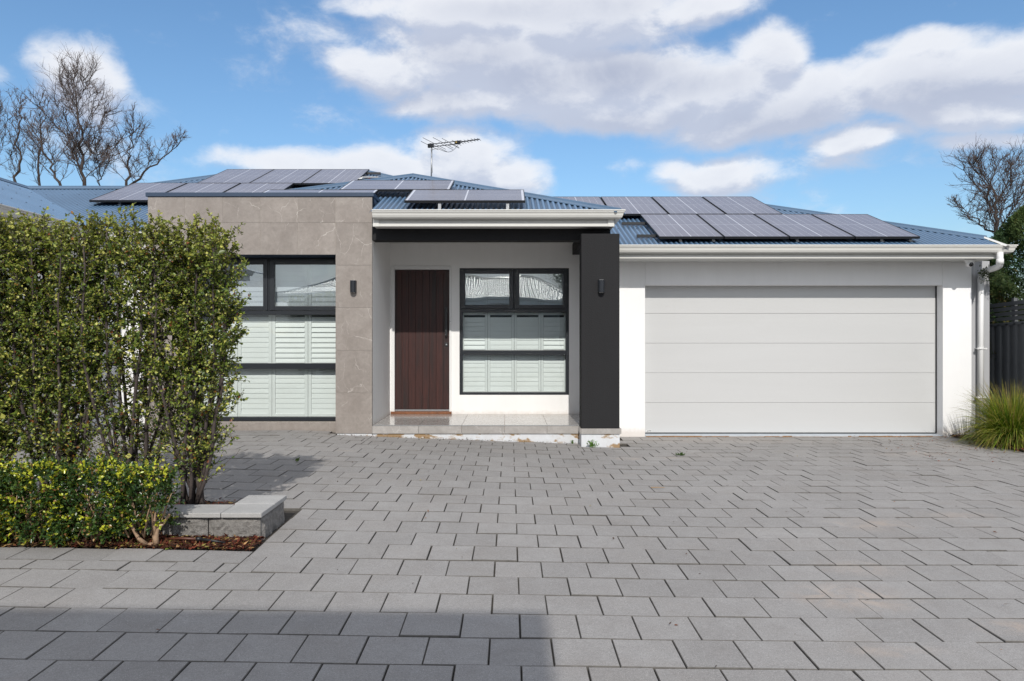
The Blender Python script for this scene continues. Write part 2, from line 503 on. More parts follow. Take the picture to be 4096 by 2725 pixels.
def wood_mat():
    m, kk, b, o = new_mat('dark_red_brown_door_timber')
    p = coords(kk, 'World')
    r = kk.n('ShaderNodeObjectInfo').outputs['Random']
    cb = kk.n('ShaderNodeCombineXYZ'); kk.link(kk.m('MULTIPLY', r, 40.0), cb.inputs[0]); kk.link(kk.m('MULTIPLY', r, 9.0), cb.inputs[2])
    q = kk.vm('MULTIPLY', kk.vm('ADD', p, cb.outputs[0]), (1, 1, .055))
    n = kk.noise(q, 60, 6, .6, .4)
    n2 = kk.noise(q, 9, 4, .6, .8)
    c = kk.mix(kk.mr(n, .3, .7), (.022, .0058, .0045), (.052, .0125, .0085))
    c = kk.mix(kk.mr(n2, .48, .66, 0, .8), c, (.012, .007, .0065))
    c = kk.vm('SCALE', c, kk.mr(r, 0, 1, .88, 1.1))
    kk.link(c, b.inputs['Base Color'])
    b.inputs['Roughness'].default_value = .5
    bump(kk, b, n, .12, .002)
    return m
M['door'] = wood_mat()

def garage_mat():
    m, kk, b, o = new_mat('pale_grey_garage_steel')
    p = coords(kk, 'World')
    q = kk.vm('MULTIPLY', p, (.25, 1, 3))
    n = kk.noise(q, 60, 4, .6)
    n2 = kk.noise(q, 1.5, 4, .55, .5)
    c = kk.vm('SCALE', (.535, .54, .54), kk.m('MULTIPLY', kk.mr(n, .3, .7, .99, 1.01), kk.mr(n2, .3, .7, .985, 1.015)))
    kk.link(c, b.inputs['Base Color'])
    b.inputs['Roughness'].default_value = .48
    bump(kk, b, n, .12, .002)
    return m
M['garage'] = garage_mat()

def glass_mat(name, tint, refl, wav=.02):
    m, kk, b, o = new_mat(name)
    kk.t.nodes.remove(b)
    tr = kk.n('ShaderNodeBsdfTransparent'); tr.inputs[0].default_value = (*tint, 1)
    gl = kk.n('ShaderNodeBsdfGlossy'); gl.inputs['Roughness'].default_value = .0; gl.inputs['Color'].default_value = (.92, .97, .97, 1)
    p = coords(kk, 'World')
    bp = kk.n('ShaderNodeBump'); bp.inputs['Strength'].default_value = 1; bp.inputs['Distance'].default_value = wav
    kk.link(kk.noise(p, 1.5, 1, .4), bp.inputs['Height'])
    kk.link(bp.outputs[0], gl.inputs['Normal'])
    fr = kk.n('ShaderNodeFresnel'); fr.inputs[0].default_value = 1.5
    f = kk.m('MAXIMUM', fr.outputs[0], refl)
    mx = kk.n('ShaderNodeMixShader')
    kk.link(f, mx.inputs[0]); kk.link(tr.outputs[0], mx.inputs[1]); kk.link(gl.outputs[0], mx.inputs[2])
    kk.link(mx.outputs[0], o.inputs[0])
    return m
M['glass'] = glass_mat('clear_green_glass', (.975, .997, .992), .02)
M['glassup'] = glass_mat('reflective_sash_glass', (.88, .91, .93), .20, .004)
M['shutter'] = simple('white_shutter_paint', (.87, .885, .88), .5, .02)

def panel_mat():
    """solar cells: dark glass with thin silver cell gaps, laid out on the panel's own axes (1.02 x 1.74 m)"""
    m, kk, b, o = new_mat('solar_cell_glass')
    p = coords(kk, 'Object')
    sp = kk.n('ShaderNodeSeparateXYZ'); kk.link(p, sp.inputs[0])
    def lines(s_, pitch, w):
        a = kk.m('ABSOLUTE', kk.m('SUBTRACT', kk.m('FRACT', kk.m('ADD', kk.m('DIVIDE', s_, pitch), .5)), .5))
        return kk.m('LESS_THAN', a, w / pitch)
    thin = lines(sp.outputs[0], .1285, .0022)
    thick = kk.m('LESS_THAN', kk.m('ABSOLUTE', sp.outputs[0]), .0075)
    hor = kk.m('LESS_THAN', kk.m('ABSOLUTE', sp.outputs[1]), .006)
    ln = kk.m('MAXIMUM', kk.m('MAXIMUM', kk.m('MULTIPLY', thin, .8), thick), kk.m('MULTIPLY', hor, .75))
    cell = kk.mr(kk.noise(p, 2.5, 4, .6), .3, .7)
    c = kk.mix(cell, (.150, .143, .168), (.185, .177, .202))
    c = kk.mix(ln, c, (.50, .51, .55))
    kk.link(c, b.inputs['Base Color'])
    b.inputs['Roughness'].default_value = .21
    b.inputs['Specular IOR Level'].default_value = .5
    return m
M['cells'] = panel_mat()
def panel_mat2():
    """the sideways panels: one broad silver band across the middle, thin lines along"""
    m, kk, b, o = new_mat('solar_cell_glass_sideways')
    p = coords(kk, 'Object')
    sp = kk.n('ShaderNodeSeparateXYZ'); kk.link(p, sp.inputs[0])
    thick = kk.m('LESS_THAN', kk.m('ABSOLUTE', sp.outputs[0]), .011)
    edge = kk.m('GREATER_THAN', kk.m('ABSOLUTE', sp.outputs[0]), .835)
    a = kk.m('ABSOLUTE', kk.m('SUBTRACT', kk.m('FRACT', kk.m('ADD', kk.m('DIVIDE', sp.outputs[1], .16), .5)), .5))
    thin = kk.m('MULTIPLY', kk.m('LESS_THAN', a, .018), .22)
    hor = kk.m('MULTIPLY', kk.m('LESS_THAN', kk.m('ABSOLUTE', sp.outputs[1]), .006), .65)
    ln = kk.m('MAXIMUM', kk.m('MAXIMUM', thin, hor), kk.m('MAXIMUM', thick, edge))
    c = kk.mix(kk.mr(kk.noise(p, 2.5, 4, .6), .3, .7), (.165, .158, .180), (.190, .182, .205))
    c = kk.mix(ln, c, (.55, .56, .60))
    kk.link(c, b.inputs['Base Color'])
    b.inputs['Roughness'].default_value = .21
    return m
M['cells2'] = panel_mat2()

def leaf_mat(name, rough=.45, trans=.3, spec=.4):
    m, kk, b, o = new_mat(name)
    at = kk.n('ShaderNodeAttribute'); at.attribute_name = 'col'
    kk.link(at.outputs['Color'], b.inputs['Base Color'])
    b.inputs['Roughness'].default_value = rough
    b.inputs['Specular IOR Level'].default_value = spec
    tl = kk.n('ShaderNodeBsdfTranslucent')
    kk.link(kk.vm('MULTIPLY', at.outputs['Color'], (1.3, 1.35, .7)), tl.inputs[0])
    mx = kk.n('ShaderNodeMixShader'); mx.inputs[0].default_value = trans
    kk.link(b.outputs[0], mx.inputs[1]); kk.link(tl.outputs[0], mx.inputs[2]); kk.link(mx.outputs[0], o.inputs[0])
    return m
M['leaf'] = leaf_mat('hedge_leaf', .4, .2, .45)
M['boxleaf'] = leaf_mat('glossy_box_leaf', .28, .2, .55)
M['blade'] = leaf_mat('grass_blade', .45, .3, .35)
M['needle'] = leaf_mat('conifer_foliage', .6, .15, .25)
M['chips'] = leaf_mat('mulch_chip', .85, .0, .2)
M['bark'] = simple('grey_brown_bark', (.062, .048, .043), .85, .35, 25, bstr=.5)
M['barkdark'] = simple('dark_bare_branch', (.050, .038, .033), .85, .3, 8)
M['twigred'] = simple('reddish_twig', (.110, .080, .070), .8, .3, 8)
M['boxbark'] = simple('tan_box_bark', (.33, .22, .14), .85, .3, 30, bstr=.5)
M['fence'] = simple('charcoal_fence_steel', (.115, .120, .125), .5, .1, 3)

# ================================================================== the ground and the paving
def H(x, y):
    base = float(np.interp(y, [0, 3.4, 6.6, 10.8], [1.55, 1.55, 1.525, 1.57]))
    t = min(1, max(0, (y - 3.4) / 7.4))
    if x < 0: return base + (.013 + .025 * t) * max(x, -3.2)
    return base + (.012 + .018 * t) * min(x, 1.75)
def gz(x, y): return -H(x, y)

g = MB(); g.quad((-900, -900, -1.80), (900, -900, -1.80), (900, 1500, -1.80), (-900, 1500, -1.80))
obj('ground', g, M['ground'], kind='structure', origin=(0, 0, -1.80))

paving = empty('driveway_paving', (0, 6, -1.6), kind='structure')
nx, ny = 60, 50
xs = np.linspace(-9.5, 9.5, nx); ys = np.linspace(-3.5, 12.2, ny)
b = MB()
b.v = [(x, y, gz(x, y) - .022) for y in ys for x in xs]
b.f = [(j * nx + i, j * nx + i + 1, (j + 1) * nx + i + 1, (j + 1) * nx + i) for j in range(ny - 1) for i in range(nx - 1)]
obj('joint_sand', b, M['sand'], paving, smooth=True, kind='stuff')

# course lines measured on the photograph's centre line
vb = [426, 437, 450, 466, 482, 501, 518, 538, 560, 583, 609, 638, 670, 706, 746, 789, 839, 897, 960, 1031, 1109, 1203, 1314.5]
Yb = []
for v_ in vb:
    y = 8.0
    for _ in range(30): y = F * H(0, y) / v_
    Yb.append(y)
for _ in range(6): Yb.append(Yb[-1] - .333)
far = [Yb[0]]
for _ in range(5): far.append(far[-1] + .335)
Yb = far[::-1][:-1] + Yb                      # descending
n_far = len(far) - 1
PW, JT = .312, .0040
def facade_limit(x):
    if x < -5.44: return 11.42
    if x < -4.887: return 10.828
    if x < -2.62: return 11.19
    if x < -2.07: return 10.828
    if x < 1.04: return 10.81
    if x < 1.63: return 10.48
    if x < 7.5: return 11.70
    return 11.88
BX0, BX1, BY0, BY1 = -9, -1.80, 5.06, 6.02       # planted bed cut into the paving
rects = []
for i in range(len(Yb) - 1):
    y1, y0 = Yb[i], Yb[i + 1]
    ph = .053 if (i - n_far) % 2 == 0 else -.102
    kmin, kmax = int((-9.2 - ph) / PW), int((9.2 - ph) / PW)
    for q in range(kmin, kmax):
        x0, x1 = ph + q * PW, ph + (q + 1) * PW
        a0, a1, c0, c1 = x0, x1, y0, y1
        xm = (x0 + x1) / 2
        c1 = min(c1, facade_limit(xm))
        if c1 - c0 < .05: continue
        if c0 < BY1 and c1 > BY0 and a0 < BX1:      # cut round the bed
            if a1 > BX1 + .03:
                a0 = BX1
            else:
                if c1 > BY1 and c0 < BY1 and BY1 < c1 - .05: c0 = BY1
                else: continue
        cuts = [a0] + [b_ for b_ in (-5.44, -4.887, -2.62, -2.07, 1.04, 1.612, 7.5) if a0 + .02 < b_ < a1 - .02] + [a1]
        if y1 > 10.3 and len(cuts) > 2:
            for p_, q_ in zip(cuts[:-1], cuts[1:]):
                cc = min(y1, facade_limit((p_ + q_) / 2))
                if cc - c0 > .03: rects.append((p_, q_, c0, cc))
            continue
        rects.append((a0, a1, c0, c1))
# left of the bed corner the courses are out of step: one full course along the bed and one cut course under it
iy = min(range(len(Yb)), key=lambda j: abs(Yb[j] - F * 1.53 / 960))
yB = Yb[iy]                                       # common line below the cut course
rr2 = []
for (a0, a1, c0, c1) in rects:
    if a0 < BX1 and c0 >= yB - .01 and c1 <= BY0 + .36:
        if a1 <= BX1 + .03: continue
        a0 = BX1
    rr2.append((a0, a1, c0, c1))
rects = rr2
yA = yB + .175
for q in range(0, 26):
    x1 = BX1 - q * PW
    rects.append((x1 - PW, x1, yA, BY0 - .004))
    x1 = BX1 - .1 - q * PW
    rects.append((x1 - PW, x1, yB, yA))
rects.append((BX1 - .1, BX1, yB, yA))
for r in list(rects):                              # fill between the odd courses and the regular ones
    pass

def paver_verts(cx, cy, w, d, jig):
    """chamfered slab top; corners follow the fall of the driveway"""
    hw, hd, ch = w / 2, d / 2, .0035
    lift, tx, ty = jig
    out = []
    for (sx_, sy_) in ((-1, -1), (1, -1), (1, 1), (-1, 1)):
        out.append((sx_, sy_))
    def z(x, y): return gz(x, y) + lift + tx * (x - cx) + ty * (y - cy)
    vs = []
    for sx_, sy_ in out: x, y = cx + sx_ * hw, cy + sy_ * hd; vs.append((x, y, z(x, y) - .05))
    for sx_, sy_ in out: x, y = cx + sx_ * hw, cy + sy_ * hd; vs.append((x, y, z(x, y) - ch * 1.1))
    for sx_, sy_ in out: x, y = cx + sx_ * (hw - ch), cy + sy_ * (hd - ch); vs.append((x, y, z(x, y)))
    fs = [(8, 9, 10, 11)] + [(a + o_, (a + 1) % 4 + o_, (a + 1) % 4 + o_ + 4, a + o_ + 4) for o_ in (0, 4) for a in range(4)]
    return vs, fs
area = []
for (x0, x1, y0, y1) in rects:
    cx, cy = (x0 + x1) / 2, (y0 + y1) / 2
    u = 2040 + cx / cy * F if cy > .5 else 1e9
    v = 1348 + H(cx, cy) / cy * F if cy > .5 else 1e9
    vis = -60 < u < 4156 and v < 2780
    area.append((x1 - x0) * (y1 - y0) / max(cy, .5) ** 3 if vis else 0)
order = np.argsort(area)[::-1]
big = set(int(i) for i in order[:296] if area[int(i)] > 0)
rest = MB()
proto = {}
pr = random.Random(3)
for i, (x0, x1, y0, y1) in enumerate(rects):
    w, d = x1 - x0 - JT * pr.uniform(.7, 1.5), y1 - y0 - .0055 * pr.uniform(.6, 1.4)
    cx, cy = (x0 + x1) / 2 + pr.uniform(-.0012, .0012), (y0 + y1) / 2 + pr.uniform(-.0012, .0012)
    jig = (pr.gauss(0, .0016), pr.gauss(0, .006), pr.gauss(0, .0065))
    if i in big:
        key = (round(w, 2), round(d, 2))
        if key not in proto:
            vs, fs = paver_verts(0, 0, w, d, (0, 0, 0))
            zz = gz(0, 0)
            m_ = MB()
            hw, hd = w / 2, d / 2
            m_.v = [(x, y, (-.05, -.0038, 0.0)[j // 4]) for j, (x, y, _) in enumerate(vs)]
            m_.f = fs
            me = mesh_of('paver', m_, M['paver'], (0, 0, 0))
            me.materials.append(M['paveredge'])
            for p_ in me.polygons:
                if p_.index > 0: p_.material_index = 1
            proto[key] = me
        o = bpy.data.objects.new('paver', proto[key]); C.objects.link(o)
        o.parent = paving
        sx_ = (gz(cx + .1, cy) - gz(cx - .1, cy)) / .2 + jig[1]
        sy_ = (gz(cx, cy + .1) - gz(cx, cy - .1)) / .2 + jig[2]
        o.location = Vector((cx, cy, gz(cx, cy) + jig[0])) - WL[paving.name]
        o.rotation_euler = (math.atan(sy_), -math.atan(sx_), pr.gauss(0, .0022))
    else:
        if cy < -3.2: continue
        vs, fs = paver_verts(cx, cy, w, d, jig)
        rest.add(vs, fs)
fp_ = obj('far_pavers', rest, M['paver'], paving, kind='stuff')
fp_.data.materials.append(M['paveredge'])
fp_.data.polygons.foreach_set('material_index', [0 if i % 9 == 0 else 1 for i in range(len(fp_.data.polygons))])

# ================================================================== the house
house = empty('house', (0, 12, -1.6), 'single storey white rendered house with stone tiled bay, charcoal porch and blue metal roof', 'house')

# ---- walls
def wall(name, boxes, mat, parent=house, bev=0, **kw):
    m_ = MB()
    for bx in boxes: m_.box(*bx)
    return obj(name, m_, mat, parent, bev=bev, **kw)
LIN = W(0, 1141, 11.71)[2]            # underside of the garage lintel
GX0, GX1 = 2.195, 7.033
wall('garage_wall', [(1.45, GX0, 11.71, 12.4, -1.72, 1.25)], M['white'], bev=.004)
wall('garage_wall', [(GX1, 7.5, 11.71, 12.4, -1.72, 1.25)], M['white'], bev=.004)
wall('garage_lintel', [(GX0 + .002, GX1 - .002, 11.712, 12.4, LIN, 1.25)], M['white'], bev=.004)
wall('side_wall', [(7.5, 7.905, 11.88, 15.0, -1.72, 1.25)], M['shade_white'], bev=.003)
PB = 12.40                            # porch back wall
DX0, DX1 = W(1565, 0, PB)[0], W(1806, 0, PB)[0]
DZ1 = W(0, 1064, PB)[2]
WX0, WX1, WZ0, WZ1 = -.869, 1.016, -.999, 1.185
wall('porch_wall', [(-2.3, DX0, PB, PB + .25, -1.34, 1.70), (DX0, DX1, PB, PB + .25, DZ1, 1.70), (DX1, WX0, PB, PB + .25, -1.34, 1.70),
                    (WX0, WX1, PB, PB + .25, -1.34, WZ0), (WX0, WX1, PB, PB + .25, WZ1, 1.70), (WX1, 1.6, PB, PB + .25, -1.34, 1.70)], M['white_porch'])
wall('porch_side_wall', [(-2.30, -2.062, 10.845, PB, -1.45, 1.70)], M['white_porch'])
wall('porch_ceiling', [(-2.061, 1.49, 11.03, 12.398, 1.60, 1.64)], M['soffit'])
# garage side of the porch
wall('porch_end_wall', [(1.452, 1.60, 11.3, 12.39, -1.6, 1.6)], M['white_porch'])

# ---- stone tiled bay
TY = 10.83
tile_wall = wall('tiled_wall', [(-5.434, -4.90, TY + .0045, 11.9, -1.4515, 2.10), (-2.607, -2.076, TY + .0045, 11.9, -1.4515, 2.10), (-4.90, -2.607, TY + .0045, 11.9, 1.248, 2.10),
                                (-5.434, -2.076, 11.9, 11.95, -1.6, 2.1), (-4.90, -2.607, 11.2045, 11.9, -1.6, -1.322)], M['grout'])
def slab(parent, x0, x1, z0, z1, y, mat, gap=.0028, t=.0046, name='tile', ch=.0012):
    x0 += gap / 2; x1 -= gap / 2; z0 += gap / 2; z1 -= gap / 2
    m_ = MB()
    fr = [(x0 + ch, y, z0 + ch), (x1 - ch, y, z0 + ch), (x1 - ch, y, z1 - ch), (x0 + ch, y, z1 - ch)]
    md = [(x0, y + ch, z0), (x1, y + ch, z0), (x1, y + ch, z1), (x0, y + ch, z1)]
    bk = [(x0, y + t, z0), (x1, y + t, z0), (x1, y + t, z1), (x0, y + t, z1)]
    m_.add(fr + md + bk, [(0, 1, 2, 3)] + [(a + 4 + o_, (a + 1) % 4 + 4 + o_, (a + 1) % 4 + o_, a + o_) for o_ in (0, 4) for a in range(4)])
    return obj(name, m_, mat, parent)
tu = [591, 739.4, 890.4, 1040.7, 1191.9, 1342.0, 1489.0]
tx = [W(u, 0, TY)[0] for u in tu]
tv = [787.7, 891.5, 1061.4, 1230.8, 1402, 1572.4, 1734.7]
tz = [W(0, v, TY)[2] for v in tv]
zo = W(0, 1019.2, TY)[2]
for i in range(6):
    slab(tile_wall, tx[i], tx[i + 1], tz[1], tz[0], TY, M['tile'])
    if i in (0, 5):
        for j in range(1, 6): slab(tile_wall, tx[i], tx[i + 1], tz[j + 1], tz[j], TY, M['tile'])
    else:
        slab(tile_wall, tx[i], tx[i + 1], zo, tz[1], TY, M['tile'])
for i in range(4):                       # tiled step under the recessed window, and its ledge
    x0 = -4.88 + i * .565; x1 = min(-2.62, x0 + .565)
    slab(tile_wall, x0, x1, -1.52, -1.322, 11.20, M['tile'])
# tiled return of the opening (left cheek) and soffit
m_ = MB().box(-4.898, -4.887, TY + .012, 11.21, -1.45, zo); obj('reveal_tile', m_, M['tile'], tile_wall)
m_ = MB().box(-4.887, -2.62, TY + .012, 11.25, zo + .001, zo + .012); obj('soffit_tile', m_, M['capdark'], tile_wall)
m_ = MB().box(-2.072, -2.064, TY + .0, TY + .016, -1.47, 2.11); obj('corner_trim', m_, M['blackmetal'], tile_wall)
# parapet flashing
m_ = MB()
m_.box(-5.47, -2.045, TY - .018, TY + .22, 2.107, 2.168)
m_.box(-2.09, -2.045, TY + .22, 12.6, 2.107, 2.168)
m_.box(-5.47, -5.43, TY + .22, 12.6, 2.107, 2.168)
obj('parapet_flashing', m_, M['capdark'], house, bev=.004)
m_ = MB().add([(-2.06, TY + .02, 2.10), (-2.04, TY + .30, 1.80), (-2.04, TY + .42, 1.86), (-2.06, TY + .20, 2.15)], [(0, 1, 2, 3)])
m_.box(-2.09, -2.068, TY + .02, 12.4, 1.70, 2.108)
obj('side_flashing', m_, M['capdark'], house)
wall('bay_side_cladding', [(-5.445, -5.436, TY + .02, 12.3, -1.6, 2.108)], M['white'])
# white overflow boxes poking out beside the parapet
def rainbox(x0, x1, y0, z0, w=.11, parent=house):
    m_ = MB().box(x0, x1, y0, y0 + w, z0, z0 + .115)
    obj('overflow_box', m_, M['gutter'], parent, bev=.004)
rainbox(-2.04, -1.885, 10.93, 1.865)
rainbox(-5.60, -5.45, 11.3, 1.93)

# ---- windows: frame, sashes, panes; shutters hang behind them
def frame_rect(m_, x0, x1, z0, z1, y0, y1, l, r_, b_, t_):
    m_.box(x0, x0 + l, y0, y1, z0, z1); m_.box(x1 - r_, x1, y0, y1, z0, z1)
    m_.box(x0 + l, x1 - r_, y0, y1, z0, z0 + b_); m_.box(x0 + l, x1 - r_, y0, y1, z1 - t_, z1)
def window(Y, X0, X1, Z0, Z1, zs, xm, topglass, side, label):
    """zs: heights of the bars; topglass: the two opening panes (x0, x1); all measured"""
    zt1, zt0, zb1, zmt, zm0, zm1, zlo = zs      # top pane top / bottom, sash underside, mid pane top / bottom, low pane top / bottom
    f_ = MB()
    frame_rect(f_, X0, X1, Z0, Z1, Y, Y + .09, side, side, zlo - Z0, .030)
    f_.box(X0 + side, X1 - side, Y, Y + .09, zmt, zb1 + .012)
    f_.box(X0 + side, X1 - side, Y + .004, Y + .085, zm1, zm0)
    f_.box(xm - .011, xm + .011, Y, Y + .085, zb1, Z1 - .03)
    win = obj('window', f_, M['frame'], house, bev=.003, label=label)
    for a, (gx0, gx1) in enumerate(topglass):
        s_ = MB()
        sx0 = (X0 + side * .4, xm + .014)[a]; sx1 = (xm - .014, X1 - side * .4)[a]
        frame_rect(s_, sx0, sx1, zb1 + .014, Z1 - .033, Y - .012, Y + .05, gx0 - sx0, sx1 - gx1, zt0 - zb1 - .014, Z1 - .033 - zt1)
        obj('sash', s_, M['frame'], win, bev=.006)
        obj('pane', MB().box(gx0 - .004, gx1 + .004, Y + .02, Y + .026, zt0 - .004, zt1 + .004), M['glassup'], win)
    obj('pane', MB().box(X0 + side - .004, X1 - side + .004, Y + .03, Y + .036, zm0 - .004, zmt + .004), M['glass'], win)
    obj('pane', MB().box(X0 + side - .004, X1 - side + .004, Y + .03, Y + .036, zlo - .004, zm1 + .004), M['glass'], win)
    return win
bl = MB()                                   # one louvre blade, 1 m long, rounded edges
pf = [(-.0445, 0), (-.042, .0028), (-.02, .0040), (.02, .0040), (.042, .0028), (.0445, 0), (.042, -.0028), (.02, -.0040), (-.02, -.0040), (-.042, -.0028)]
nb = len(pf)
bl.v = [(-.5, a, z) for a, z in pf] + [(.5, a, z) for a, z in pf]
bl.f = [(i, (i + 1) % nb, nb + (i + 1) % nb, nb + i) for i in range(nb)] + [tuple(range(nb))[::-1], tuple(range(nb, 2 * nb))]
BL = mesh_of('louvre', bl, M['shutter'], (0, 0, 0))
def shutters(Y, xs_, Z0, Z1, pitch, st, mids, tilt_fn):
    for i in range(len(xs_) - 1):
        x0, x1 = xs_[i] + .002, xs_[i + 1] - .002
        m_ = MB()
        frame_rect(m_, x0, x1, Z0, Z1, Y, Y + .028, st, st, .06, .06)
        for zm in mids: m_.box(x0 + st, x1 - st, Y, Y + .028, zm - .02, zm + .02)
        sh = obj('shutter', m_, M['shutter'], house, bev=.004, label='louvred shutter panel behind the window glass')
        z = Z0 + .06 + pitch * .45
        rr = random.Random(i * 7 + int(Y * 10))
        n_ = 0
        while z < Z1 - .06:
            if all(abs(z - zm) > .03 for zm in mids):
                o = bpy.data.objects.new('louvre', BL); C.objects.link(o); o.parent = sh
                o.location = Vector(((x0 + x1) / 2, Y + .014, z)) - WL[sh.name]
                o.rotation_euler = (R(tilt_fn(i, z) + rr.gauss(0, .8)), 0, 0)
                o.scale = (x1 - x0 - 2 * st - .004, 1, 1)
                n_ += 1
            z += pitch
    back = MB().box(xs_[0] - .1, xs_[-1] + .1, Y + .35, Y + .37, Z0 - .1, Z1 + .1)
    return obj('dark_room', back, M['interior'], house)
Yw = 11.25
zz_ = lambda v: W(0, v, Yw)[2]
window(Yw, -4.887, -2.60, zz_(1684), 1.249, (zz_(1057.9), zz_(1224.7), zz_(1246), zz_(1259.5), zz_(1453.9), zz_(1475.8), zz_(1668.4)),
       W(1074.8, 0, Yw)[0], ((-4.887 + .16, W(1052.8, 0, Yw)[0]), (W(1098, 0, Yw)[0], -2.68)), .05, 'tall window with black frame in the tiled bay')
def tilt_a(i, z):
    if z > .2: return 80
    if i >= 2 and z > -.42: return 74
    return 84
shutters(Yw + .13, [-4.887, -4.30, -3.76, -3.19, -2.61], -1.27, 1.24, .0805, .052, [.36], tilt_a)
Yp = PB + .02
zp = lambda v: W(0, v, Yp)[2]; xp = lambda u: W(u, 0, Yp)[0]
window(Yp, WX0 - .001, WX1 + .001, WZ0 - .001, WZ1 + .001, (zp(1095), zp(1220), zp(1239), zp(1249.5), zp(1401.2), zp(1419.8), zp(1568.6)),
       xp(2057), ((xp(1860.7), xp(2036.7)), (xp(2077.5), xp(2252.7))), .055, 'window with black frame on the porch')
def tilt_b(i, z):
    if z > .35: return 80
    if i in (0, 3) and z > -.25: return 75
    return 84
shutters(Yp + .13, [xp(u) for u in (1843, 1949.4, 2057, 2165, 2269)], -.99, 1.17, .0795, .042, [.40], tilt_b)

# ---- front door
fr = MB()
dx0, dx1 = W(1579.8, 0, PB)[0], W(1796.5, 0, PB)[0]
dz1, dz0 = W(0, 1079.5, PB)[2], W(0, 1638.7, PB)[2]
frame_rect(fr, DX0, DX1, -1.315, DZ1, PB - .018, PB + .10, dx0 - DX0 - .004, DX1 - dx1 - .004, .0, DZ1 - dz1 - .004)
obj('door_frame', fr, M['trim'], house, bev=.004)
door = obj('front_door', MB().box(dx0, dx1, PB + .034, PB + .07, dz0, dz1), M['interior'], house)
nbd = 8
edges = [W(600 / 1 + 0, 0, PB)[0]] * 0 + [dx0 + .001] + [W(800 + z * .5617, 0, PB)[0] for z in (1437, 1485, 1534, 1583, 1632, 1681, 1731)] + [dx1 - .001]
for i in range(nbd):
    obj('board', MB().box(edges[i] + .0012, edges[i + 1] - .0012, PB + .020, PB + .034, dz0 + .002, dz1 - .002), M['door'], door, bev=.0022)
hx0, hx1 = W(1780, 0, PB - .03)[0], W(1789.5, 0, PB - .03)[0]
hz1, hz0 = W(0, 1227.5, PB - .03)[2], W(0, 1343.5, PB - .03)[2]
hm = MB().box(hx0, hx1, PB - .045, PB - .012, hz0, hz1).box(hx0 + .01, hx1 - .01, PB - .012, PB + .020, hz1 - .08, hz1 - .05).box(hx0 + .01, hx1 - .01, PB - .012, PB + .020, hz0 + .05, hz0 + .08)
obj('pull_handle', hm, M['blackmetal'], door, bev=.003)
lx, lz = W(1785.5, 1378.5, PB)[0], W(0, 1378.5, PB)[2]
lk = obj('lock_plate', MB().box(lx - .031, lx + .031, PB + .012, PB + .0195, lz - .033, lz + .033), M['blackmetal'], door, bev=.002)
obj('lock_keyhole', MB().tube([(lx, PB + .014, lz), (lx, PB - .002, lz)], .012, 10), M['alum'], door)
obj('door_seal', MB().box(dx0, dx1, PB + .012, PB + .03, dz0 - .022, dz0 - .002), M['alum'], house)
obj('door_threshold', MB().box(DX0 - .004, DX1 + .004, PB - .05, PB + .05, -1.326, W(0, 1646, PB)[2]), M['jamb'], house, bev=.004)

# ---- porch slab, tiles, nosing, painted plinth
obj('porch_slab', MB().box(-2.062, 1.03, 10.86, 12.45, -1.40, -1.338).box(1.03, 1.612, 10.51, 12.45, -1.40, -1.338), M['groutdark'], house)
pf_ = house
floor = empty('porch_floor', (-.3, 11.6, -1.33)); floor.parent = house; floor.location = Vector((-.3, 11.6, -1.33)) - WL['house']
fx = [-2.058, -1.372 + .0, -.722, -.086, .56, 1.03]
jx_back = [W(u, 0, PB)[0] for u in (1721, 1872, 2020, 2170)]
jf = [-2.058] + jx_back + [1.19, 1.44]
for i in range(len(jf) - 1):
    x0, x1 = jf[i] + .002, min(jf[i + 1], 1.44) - .002
    yf = 10.836 if x0 < 1.1 else 10.55
    obj('floor_tile', MB().box(x0, x1, yf, 12.396, -1.338, -1.326), M['floor'], floor, bev=.0015)
fv = [W(1400 + z * .4769, 0, TY)[0] for z in (187, 575, 935, 1296, 1652, 1925)]
zb = W(0, 1735, 10.82)[2]
for i in range(5):
    obj('edge_tile', MB().box(fv[i] + .002, min(fv[i + 1] - .002, 1.036), 10.822, 10.834, zb, -1.334), M['floor'], floor)
obj('edge_tile', MB().box(1.038, 1.608, 10.482, 10.494, W(0, 1736.5, 10.48)[2], -1.3335), M['floor'], floor)
obj('edge_tile', MB().box(1.6085, 1.620, 10.484, 11.705, W(0, 1736.5, 10.48)[2], -1.3335), M['floor'], floor)
obj('edge_tile', MB().box(1.026, 1.0375, 10.496, 10.836, W(0, 1736.5, 10.48)[2], -1.3335), M['floor'], floor)
obj('nosing', MB().box(-2.058, 1.036, 10.816, 10.836, -1.3335, -1.3255), M['alum'], floor)
pl = MB()
pl.box(-2.60, 1.04, 10.842, 11.3, -1.75, zb + .003); pl.box(1.04, 1.598, 10.50, 11.70, -1.75, W(0, 1736.5, 10.48)[2] + .002)
obj('plinth', pl, M['plinth'], house)

# ---- charcoal column and beam
obj('column', MB().box(1.040, 1.596, 10.50, 10.80, -1.3325, W(0, 935, 10.5)[2]), M['dark'], house, bev=.006)
obj('porch_beam', MB().box(-2.060, 1.50, 10.752, 11.02, 1.443, 1.645), M['dark'], house, bev=.005)
obj('side_beam', MB().box(1.072, 1.50, 11.022, PB - .001, 1.412, 1.60), M['dark'], house, bev=.005)

